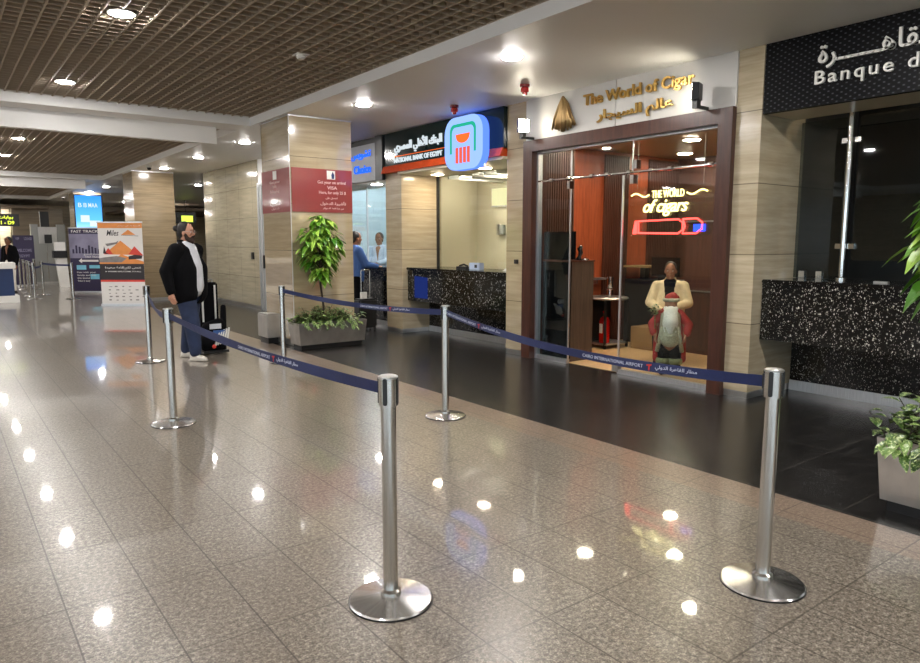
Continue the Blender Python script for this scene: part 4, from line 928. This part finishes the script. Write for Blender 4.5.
    m.limb([sh[1] + Vector((0, -.02, -.015)), (-.02, 0, 1.48), sh[-1] + Vector((0, .02, -.015))], [.072, .09, .072], 12)
    if top == 'jacket':
        m.limb([(-.02, .0, 1.50), (-.03, 0, 1.56)], [.095, .082], 12)
        cut = lambda c: c.x > .02 and abs(c.y) < (.035 + .05 * max(0, (c.z - 1.15) / .35) + .02 * (B - 1)) and c.z > .5 or (c.z > 1.575)
        remesh(m, 'jacket', topmat, t, vox, 5, cut, .006)
    else: remesh(m, 'shirt', topmat, t, vox, 5, None)
    # hair, beard, eyes
    m = MB(); m.ball(H(-.022, 0, .048), .1, 14, (.98, .92, 1.05)); m.ball(H(-.055, 0, -.01), .07, 12, (.8, 1.05, 1.1))
    if bun: m.ball(H(-.135, 0, .06), .042, 10); m.ball(H(-.10, 0, .05), .035, 10)
    cutf = lambda c: False
    remesh(m, 'hair', 'hair', t, .008, 2)
    if beard:
        m = MB(); m.ball(H(.055, 0, -.085), .055, 12, (.85, 1.05, 1)); m.limb([H(.02, .07, -.02), H(.04, .062, -.07), H(.07, .0, -.11), H(.04, -.062, -.07), H(.02, -.07, -.02)], [.018, .028, .034, .028, .018], 10)
        m.limb([H(.095, .028, -.045), H(.103, 0, -.038), H(.095, -.028, -.045)], [.009, .010, .009], 8); remesh(m, 'beard', 'beard', t, .006, 2)
    m = MB()
    for s in (1, -1): m.ball(H(.081, s * .034, .012), .0105, 8)
    e_ = m.build('eyes', 'white', t, True); m = MB()
    for s in (1, -1): m.ball(H(.091, s * .034, .012), .006, 8)
    m.build('pupils', 'black', e_, True); m = MB()
    for s in (1, -1): m.tube([H(.090, s * .018, .034), H(.094, s * .035, .040), H(.086, s * .055, .034)], .004, 6)
    m.build('eyebrows', 'hair', t)
    if glasses:
        m = MB()
        for s in (1, -1):
            m.tube([H(.108, s * (.036 + .024 * math.cos(a)), .012 + .02 * math.sin(a)) for a in [k * PI / 6 for k in range(13)]], .0022, 5); m.tube([H(.105, s * .06, .016), H(.0, s * .088, .016)], .002, 5)
        m.tube([H(.108, .013, .014), H(.108, -.013, .014)], .0022, 5); m.build('glasses', 'steel_dark', t)
    t.location = (loc[0], loc[1], loc[2] - (seated or 0) * scale); t.rotation_euler = (0, 0, head); t.scale = (scale,) * 3
    return t
RA = math.radians
# forward angle: facing the picture's right and a little towards the viewer
human((2.73, 9.76, 0), RA(-52), 1.035, 'person with tied back dark hair, beard and glasses in black jacket, white shirt and jeans', bulk=1.38, bun=True, beard=True, glasses=True, headturn=RA(10), stride=-.30,
      arms={-1: ((-.05, -.36, 1.18), (.02, -.37, .92)), 1: ((-.12, .32, 1.17), (-.12, .30, .95))})
human((6.46, 11.86, 0), RA(-10), 1.0, 'person in blue shirt and black trousers leaning at the counter of the grey sign shop', top='shirt', topmat='blue_cloth', legmat='fabric_black', shoemat='black', skin='skin2',
      arms={-1: ((.12, -.25, 1.18), (.36, -.18, 1.14)), 1: ((.12, .25, 1.18), (.36, .16, 1.14))}, stride=.05)
human((7.75, 13.15, 0), RA(215), 1.0, 'person in pale shirt behind the counter of the grey sign shop', top='shirt', topmat='pale_cloth', legmat='fabric_black', shoemat='black', skin='skin2', arms={-1: ((.12, -.25, 1.2), (.34, -.12, 1.16)), 1: ((.12, .25, 1.2), (.34, .12, 1.16))}, stride=.02)
human((7.95, 5.78, .006), RA(212), .90, 'person with short dark hair in a cream jacket, behind the santa figure in the shop', topmat='cream_cloth', legmat='fabric_black', shoemat='black', skin='skin2', shirt='fabric_black', bulk=1.08,
      arms={-1: ((.10, -.28, 1.2), (.30, -.10, 1.10)), 1: ((.10, .28, 1.2), (.30, .08, 1.14))}, beard=False, stride=.02, seated=.33)
t = thing('bar_stool', (8.0, 5.81, .006), 'dark stool under the person in the cream jacket', 'stool')
MB().lathe([(.001, 0), (.17, 0), (.18, .03), (.16, .05), (.001, .05)], (8.02, 5.82, .42), 20).build('seat', 'black', t, smooth='auto'); MB().cone((8.02, 5.82, .02), (8.02, 5.82, .42), .025, .025).build('stem', 'steel', t); MB().lathe([(.001, 0), (.19, 0), (.18, .015), (.001, .02)], (8.02, 5.82, .006), 20).build('base', 'steel', t, smooth='auto')
human((1.9, 26.0, 0), RA(220), .98, 'person in dark clothes with pale trousers standing between the navy desk and the far queue', top='shirt', topmat='fabric_black', legmat='wool', shoemat='black', skin='skin2', stride=.04, vox=.02)
human((.95, 23.4, 0), RA(250), .98, 'person in dark clothes behind the navy check-in desk', top='shirt', topmat='fabric_black', legmat='fabric_black', shoemat='black', skin='skin2', stride=.04, vox=.02)

# luggage beside the man
t = thing('upright_suitcase', (3.3, 10.3, 0), 'tall black upright case with white vertical stripes beside the walking man', 'suitcase')
MB().box(3.02, 3.28, 10.22, 10.46, .06, 1.02).build('case_body', 'fabric_black', t, bevel=.02)
MB().box(3.04, 3.065, 10.212, 10.22, .45, 1.0).build('white_stripe', 'white', t); MB().box(3.22, 3.245, 10.212, 10.22, .35, .98).build('white_stripe', 'white', t)
for x in (3.05, 3.25):
    for y in (10.25, 10.43): MB().cone((x - .012, y, .03), (x + .012, y, .03), .03, .03, 14).build('wheel', 'black', t)
MB().tube([(3.06, 10.34, 1.0), (3.06, 10.34, 1.06), (3.24, 10.34, 1.06), (3.24, 10.34, 1.0)], .01).build('handle', 'steel_dark', t)
t = thing('travel_bag', (3.25, 10.05, 0), 'black travel bag with white straps and blue label leaning on the upright case', 'bag')
remesh(MB().limb([(3.06, 10.08, .17), (3.20, 10.06, .17)], [.13, .13], 12).limb([(3.08, 10.09, .36), (3.22, 10.07, .42)], [.1, .09], 12).limb([(3.30, 10.12, .3), (3.32, 10.14, .66)], [.05, .04], 10).box(2.98, 3.30, 9.99, 10.14, .05, .2), 'bag_body', 'fabric_black', t, .012, 3)
for k in range(5):
    x = 3.12 + k * .035; MB().tube([(x, 9.94, .13 + .01 * k), (x + .03, 9.92, .22), (x + .07, 9.945, .33 + .012 * k)], .013, 6).build('white_strap', 'white', t)
MB().box(3.06, 3.22, 9.95, 9.97, .37, .44).build('luggage_label', 'tee', t); MB().box(3.10, 3.27, 9.93, 9.95, .29, .35).build('blue_label', 'blue_cloth', t)
MB().ball((3.10, 9.93, .12), .03, 10, (1, .4, 1)).build('red_tag', 'banner_red', t)
bx('trolley_base', 'black', t, 2.96, 3.32, 9.95, 10.18, .02, .055)

# suitcase at the counter
t = thing('rolling_suitcase', (6.25, 11.12, 0), 'black rolling suitcase with raised handle in front of the grey sign shop counter', 'suitcase')
MB().box(6.05, 6.42, 11.0, 11.25, .05, .58).build('case_body', 'black', t, bevel=.03)
MB().tube([(6.16, 11.13, .55), (6.16, 11.13, 1.08), (6.18, 11.13, 1.10), (6.32, 11.13, 1.10), (6.34, 11.13, 1.08), (6.34, 11.13, .55)], .009).build('pull_handle', 'steel', t)
for x in (6.09, 6.38):
    for y in (11.04, 11.21): MB().cone((x - .012, y, .028), (x + .012, y, .028), .028, .028, 14).build('wheel', 'black', t)
tag(bx('paper_bag', 'white', None, 6.14, 6.24, 11.06, 11.14, .581, .70, bevel=.004), 'small white package lying on the black rolling suitcase', 'package')

# santa figure
t = thing('santa_figure', (0, 0, 0), 'santa claus figure with long white beard and red coat on the shop floor', 'decoration')
m = MB()
m.limb([(0, 0, .82), (.0, 0, .86), (0, 0, .92)], [.07, .078, .07], 12); m.limb([(.07, 0, .86), (.085, 0, .85)], [.012, .014], 8)
m.limb([(0, 0, .78), (0, 0, .42)], [.10, .12], 12)
for s in (1, -1):
    m.limb([(0, s * .12, .76), (.03, s * .2, .62), (.10, s * .18, .52)], [.05, .045, .03], 10); m.limb([(0, s * .065, .4), (0, s * .07, .08)], [.06, .05], 10)
    hand(m, (.11, s * .18, .51), (.5, -s * .1, -.8), (0, -s, 0), s, .6, .75)
remesh(m, 'body', 'skin2', t, .008, 2)
m = MB()
for s in (1, -1): m.limb([(0, s * .065, .44), (0, s * .075, .12)], [.085, .07], 12)
remesh(m, 'trousers', 'fabric_black', t, .01, 3)
for s in (1, -1):
    m = MB(); m.limb([(-.02, s * .075, .05), (.07, s * .085, .04)], [.045, .04], 10); m.limb([(0, s * .075, .05), (0, s * .075, .16)], [.06, .065], 10); bt = remesh(m, 'boot', 'black', t, .008, 2)
    for v in bt.data.vertices: v.co.z = max(v.co.z, .0)
    MB().lathe([(.06, .13), (.085, .14), (.09, .18), (.08, .21), (.06, .22)], (0, s * .075, 0), 18).build('boot_cuff', 'fur_green', t, True)
m = MB()
m.limb([(-.02, 0, .76), (-.03, 0, .50)], [.125, .135], 14)
for s in (1, -1): m.limb([(0, s * .10, .77), (.02, s * .215, .64), (.09, s * .2, .54)], [.065, .058, .045], 12); m.limb([(-.04, s * .12, .6), (-.04, s * .15, .2)], [.075, .055], 12)
remesh(m, 'red_coat', 'red_cloth', t, .01, 4, lambda c: c.x > -.0 and abs(c.y) < .125 and c.z < .78)
for s in (1, -1): MB().tube([(.12, s * .09, .62), (.09, s * .125, .45), (.05, s * .15, .30)], [.022, .026, .026], 8).build('coat_trim', 'silver_cloth', t, True)
m = MB(); m.limb([(.03, 0, .72), (.04, 0, .48)], [.125, .135], 14); m.hexa([(.10, -.12, .5), (.10, .12, .5), (.15, .05, .5), (.15, -.05, .5)], [(.1, -.11, .62), (.1, .11, .62), (.16, .06, .62), (.16, -.06, .62)]); m.cone((.08, .0, .5), (.10, 0, .36), .11, .01, 12)
remesh(m, 'vest', 'silver_cloth', t, .01, 2)
m = MB(); m.limb([(.07, 0, .79), (.115, 0, .68), (.145, 0, .56)], [.085, .095, .035], 12); m.limb([(.05, .06, .84), (.07, 0, .80), (.05, -.06, .84)], [.03, .05, .03], 10); m.limb([(.10, .05, .66), (.13, .055, .56)], [.05, .025], 8); m.limb([(.10, -.05, .66), (.13, -.055, .56)], [.05, .025], 8)
remesh(m, 'beard', 'wool', t, .008, 1)
m = MB(); m.limb([(-.035, 0, .945), (-.06, .02, .985), (-.09, .07, .97)], [.085, .055, .03], 12); remesh(m, 'hat', 'red_cloth', t, .008, 2)
m = MB(); m.tube([(.075 * math.cos(a) - .012, .085 * math.sin(a), .945) for a in [k * PI / 8 for k in range(17)]], .022, 8); m.build('hat_brim', 'silver_cloth', t, True)
m = MB()
for s in (1, -1): m.ball((.07, s * .026, .875), .008, 8)
m.build('eyes', 'black', t, True)
random.seed(8); m = MB()
for k in range(40): a = random.uniform(0, 2 * PI); m.leaf((.06 + random.uniform(-.03, .03), -.19 + random.uniform(-.05, .05), .80 + random.uniform(-.06, .08)), (math.cos(a), math.sin(a), random.uniform(0, 1)), .07, .035)
m.tube([(.11, -.18, .52), (.08, -.19, .8)], .006); m.build('branch_bouquet', 'leaf2', t)
t.location = (7.02, 5.08, .006); t.rotation_euler = (0, 0, RA(216)); t.scale = (.96,) * 3
# ================================================================== banners and the far hall
def rollup(loc, rz, lab, W=1.0, Hh=2.1):
    t = thing('rollup_banner', (0, 0, 0), lab, 'banner')
    MB().box(0, W, -.05, .05, 0, .06).build('base', 'alu', t, bevel=.01); MB().cone((W / 2, .04, .06), (W / 2, .02, Hh), .012, .010).build('rear_pole', 'alu', t); bx('top_rail', 'alu', t, 0, W, -.012, .014, Hh - .02, Hh + .01)
    return t
def place(t, loc, rz): t.location = loc; t.rotation_euler = (0, 0, rz)
RZ = RA(-37)
t = rollup(None, 0, 'orange, white and black roll-up banner with pyramids, left of the walking man'); f = FS(0)
bx('banner_sheet', 'banner_white', t, .01, .99, 0, .003, .06, 2.09)
pr(rect(.01, .99, 1.95, 2.09), 'orange_header', 'banner_orange', t, f, 0, .002); txt([(arab('السياحة في مصر'), .45, .95, 1.985, 2.02)], 'header_lettering', 'banner_white', t, f, th=.001, d0=.002)
txt([('Miles', .2, .47, 1.76, 1.90, 1, .3)], 'script_lettering', 'banner_dark', t, f, th=.001)
pr([(.52, 1.78), (.68, 1.91), (.84, 1.78)], 'small_pyramid', 'banner_orange', t, f, 0, .001); pr([(.52, 1.77), (.9, 1.75), (.9, 1.76), (.52, 1.78)], 'thin_line', 'banner_dark', t, f, 0, .001)
pr([(.01, 1.06), (.99, 1.06), (.99, 1.12), (.75, 1.2), (.5, 1.3), (.3, 1.16), (.01, 1.14)], 'orange_ground', 'banner_orange', t, f, 0, .001)
pr([(.12, 1.30), (.5, 1.64), (.88, 1.28)], 'large_pyramid', 'banner_orange', t, f, .001, .002); pr([(.12, 1.3), (.22, 1.46), (.32, 1.3)], 'red_pyramid', 'banner_red', t, f, .002, .003); pr([(.66, 1.3), (.8, 1.5), (.99, 1.27)], 'red_pyramid', 'banner_red', t, f, .002, .003)
pr([(.01, 1.10), (.5, 1.10), (.62, 1.2), (.4, 1.26), (.1, 1.22), (.01, 1.2)], 'grey_waterfront', 'banner_grey', t, f, .003, .004); pr([(.66, 1.17), (.95, 1.19), (.97, 1.27), (.8, 1.29), (.66, 1.25)], 'dark_boat', 'banner_dark', t, f, .003, .004)
pr([(.16, 1.56), (.4, 1.60), (.46, 1.64), (.42, 1.56), (.2, 1.5)], 'grey_aircraft', 'banner_grey', t, f, .003, .004); pr([(.1, 1.32), (.13, 1.50), (.17, 1.34), (.24, 1.3)], 'dark_statue', 'banner_dark', t, f, .003, .004)
pr(rect(.01, .99, .66, 1.06), 'black_band', 'banner_dark', t, f, .0, .002)
txt([(arab('نتمنى لكم إقامة سعيدة'), .12, .92, .92, 1.0), ('A WARM WELCOME TO ALL', .12, .92, .855, .885)], 'band_lettering', 'banner_white', t, f, th=.001, d0=.002)
pr(rect(.01, .99, .61, .66), 'red_line', 'banner_red', t, f, 0, .002)
random.seed(2)
for r in range(5):
    for k in range(4 + r % 2 + (r > 2)):
        u = .16 + k * .15 + .03 * random.random(); v = .48 - r * .085; w_ = random.uniform(.03, .07); pr(rect(u, u + w_, v, v + random.uniform(.015, .035)), 'small_logo', 'banner_grey', t, f, 0, .001)
place(t, (3.30, 19.38, 0), RZ); t.scale = (1.13, 1, 1)
t = rollup(None, 0, 'dark purple roll-up banner with a white arrow, behind the orange banner', 1.05, 2.05)
bx('banner_sheet', 'purple', t, .01, 1.04, 0, .003, .06, 2.04); pr(rect(.01, 1.04, 1.1, 1.86), 'city_picture', 'lilac', t, f, 0, .001)
txt([('FAST TRACK', .1, .95, 1.90, 1.98)], 'header_lettering', 'banner_white', t, f, th=.001, d0=.001)
m = MB()
for k in range(9): u = .1 + k * .1; m.prism(rect(u, u + .06, 1.25, 1.38 + .12 * ((k * 7) % 4) / 3), f, .001, .002)
m.build('skyline', 'purple', t)
txt([(arab('المسار السريع'), .45, .98, 1.18, 1.25), ('FAST TRACK', .5, .98, 1.115, 1.165)], 'lower_lettering', 'banner_white', t, f, th=.001, d0=.002)
pr([(.28, 1.02), (.38, 1.10), (.38, 1.05), (.9, 1.05), (.9, .99), (.38, .99), (.38, .94)], 'white_arrow', 'banner_white', t, f, .001, .002)
pr(rect(.2, .5, .74, .88), 'cyan_block', 'cyanprint', t, f, 0, .001); pr(rect(.6, .98, .78, .88), 'cyan_block', 'cyanprint', t, f, 0, .001)
txt([('Pass with your', .2, .8, .62, .68), ('family and skip', .2, .8, .53, .59), ('the queue', .2, .6, .44, .50), ('Take it easy', .2, .6, .35, .41)], 'text_lines', 'banner_white', t, f, th=.001, d0=.001)
pr(rect(.62, .9, .44, .6), 'cyan_block', 'cyanprint', t, f, 0, .001)
place(t, (3.42, 24.95, 0), RZ)
# blue screen on the far column
t = thing('blue_screen', (4.8, 29.9, 2.0), 'tall blue lit screen on the farthest column above the banners', 'screen')
bx('screen_housing', 'black', t, 4.36, 5.34, 29.9, 29.99, 1.95, 3.40); bx('lit_picture', 'screen', t, 4.40, 5.30, 29.89, 29.9, 1.99, 3.36); f = FS(29.89)
txt([('B', 4.5, 4.62, 2.92, 3.08), ('IB MAA', 4.68, 5.16, 2.92, 3.08)], 'screen_lettering', 'e_white2', t, f, th=.004, bold=.01)
m = MB(); m.prism(rect(4.56, 4.86, 2.36, 2.62), f, .001, .003).prism(rect(4.86, 5.24, 2.2, 2.42), f, .001, .003); m.build('lit_blocks', 'e_white2', t)
# navy check-in desk
t = thing('checkin_desk', (0, 22, 0), 'navy blue check-in desk with white top and base at the left edge', 'desk')
bx('navy_front', 'navy', t, -2.5, 1.66, 22.0, 22.6, .18, .90); bx('white_top', 'white', t, -2.55, 1.72, 21.92, 22.7, .90, 1.06, bevel=.01); bx('white_base', 'white', t, -2.55, 1.76, 21.95, 22.65, 0, .18); bx('small_screen', 'black', t, 1.2, 1.34, 21.97, 22.0, .6, .78)
# yellow direction sign
t = thing('direction_sign', (1, 25, 2.2), 'black hanging direction sign with lit yellow lettering at the left edge', 'sign')
bx('sign_box', 'black', t, -.6, 2.15, 25, 25.12, 2.08, 2.44); f = FS(25)
txt([(arab('بوابات السفر'), 1.2, 2.0, 2.28, 2.39), ('Gates  D1 - D9', 1.15, 2.02, 2.13, 2.24), (arab('الجوازات'), .2, 1.0, 2.28, 2.39), ('Passports', .2, 1.0, 2.13, 2.24)], 'yellow_lettering', 'e_signyellow', t, f, th=.006, bold=.03)
for x in (-.3, 1.7): MB().cone((x, 25.06, 2.44), (x, 25.06, CZ + .2), .012, .012).build('hanging_rod', 'black', t)
# dark banners
for x0, x1, lb in ((2.33, 2.98, 'dark purple banner standing behind the far queue posts'), (1.3, 1.95, 'dark purple banner cut by the left edge behind the navy desk')):
    t = thing('dark_banner', (x0, 30, 0), lb, 'banner', 'dark banners behind the far queue'); bx('banner_sheet', 'purple', t, x0, x1, 30, 30.01, .05, 1.85); bx('base', 'alu', t, x0, x1, 29.92, 30.1, 0, .05)
    txt([('WELCOME', x0 + .08, x1 - .08, 1.25, 1.36), ('EGYPT', x0 + .15, x1 - .15, 1.05, 1.15), ('VIP', x0 + .08, x0 + .2, 1.68, 1.78), ('LOUNGE', x1 - .3, x1 - .06, 1.68, 1.78)], 'banner_lettering', 'lilac', t, FS(30), th=.001, bold=.02)
# grey gate panels with body scanner like arch
t = thing('grey_partition', (3.2, 31.5, 0), 'light grey metal partition panels at the far end of the hall', 'partition')
for x0, x1 in ((2.45, 2.95), (2.97, 3.55), (3.57, 4.1)): bx('metal_panel', 'grey_panel', t, x0, x1, 31.5, 31.6, .02, 1.55)
bx('base_rail', 'steel_dark', t, 2.45, 4.1, 31.48, 31.62, 0, .06)
t = thing('scanner_unit', (3.3, 32, 0), 'dark scanner unit with pale side wings above the grey partition', 'scanner')
bx('pale_wing', 'grey_panel', t, 3.1, 3.35, 32.0, 32.2, 0, 2.3); bx('pale_wing', 'grey_panel', t, 4.0, 4.3, 32.0, 32.2, 0, 2.3); bx('dark_head', 'black', t, 3.45, 3.75, 31.98, 32.2, 2.2, 2.8); bx('dark_unit', 'steel_dark', t, 3.36, 3.99, 32.0, 32.2, 1.2, 2.2); bx('dark_unit', 'black', t, 3.55, 3.8, 31.9, 32.0, 1.56, 1.9)
t = thing('self_service_kiosk', (3.75, 28.5, 0), 'white and black self service kiosk left of the purple banner', 'kiosk')
MB().hexa([(3.55, 28.4, 0), (3.85, 28.4, 0), (3.85, 28.7, 0), (3.55, 28.7, 0)], [(3.45, 28.4, 1.05), (3.8, 28.4, 1.05), (3.8, 28.7, 1.05), (3.45, 28.7, 1.05)]).build('pedestal', 'white', t); bx('screen_head', 'black', t, 3.38, 3.82, 28.35, 28.7, 1.05, 1.3); bx('printer_top', 'banner_white', t, 3.45, 3.78, 28.4, 28.65, 1.3, 1.6)
# emergency exit sign over the side corridor
t = thing('exit_sign', (9.3, 32, 2.3), 'small lit yellow green exit sign hanging above the man in the side corridor', 'sign')
def py_(px_, z_): pass
bx('sign_box', 'black', t, 8.85, 9.75, 33, 33.08, 2.45, 2.95); bx('lit_face', 'e_pin', t, 9.1, 9.6, 32.98, 33, 2.52, 2.8); bx('lit_face', 'e_pin', t, 8.62, 8.80, 32.98, 33, 2.25, 2.42)
MB().cone((9.3, 33.04, 2.95), (9.3, 33.04, CZ), .015, .015).build('hanging_rod', 'black', t)
struct(bx('ceiling', 'plenum', None, 7.6, 13.6, 34, 42, 3.05, 3.2))
tag(bx('door_sensor', 'black', None, 6.06, 6.099, 16.2, 16.32, 1.2, 1.36), 'small black box fixed on the polished stone wall', 'wall unit')
tag(bx('door_sensor', 'black', None, 6.5, 6.549, 7.3, 7.34, 1.3, 1.36), 'tiny dark switch on the stone pillar left of the brown frame', 'switch')

# ================================================================== world and view
wd = bpy.data.worlds.new('world'); SC.world = wd; wd.use_nodes = True
wd.node_tree.nodes['Background'].inputs[0].default_value = (.78, .86, 1, 1); wd.node_tree.nodes['Background'].inputs[1].default_value = 3.0
SC.view_settings.view_transform = 'Standard'; SC.view_settings.look = 'None'; SC.view_settings.gamma = 1; SC.view_settings.use_curve_mapping = False
SC.view_settings.exposure = 0.0
SC.cycles.max_bounces = 8; SC.cycles.diffuse_bounces = 4; SC.cycles.glossy_bounces = 4; SC.cycles.transparent_max_bounces = 12
SC.cycles.sample_clamp_indirect = 6; SC.cycles.caustics_reflective = False; SC.cycles.use_denoising = True
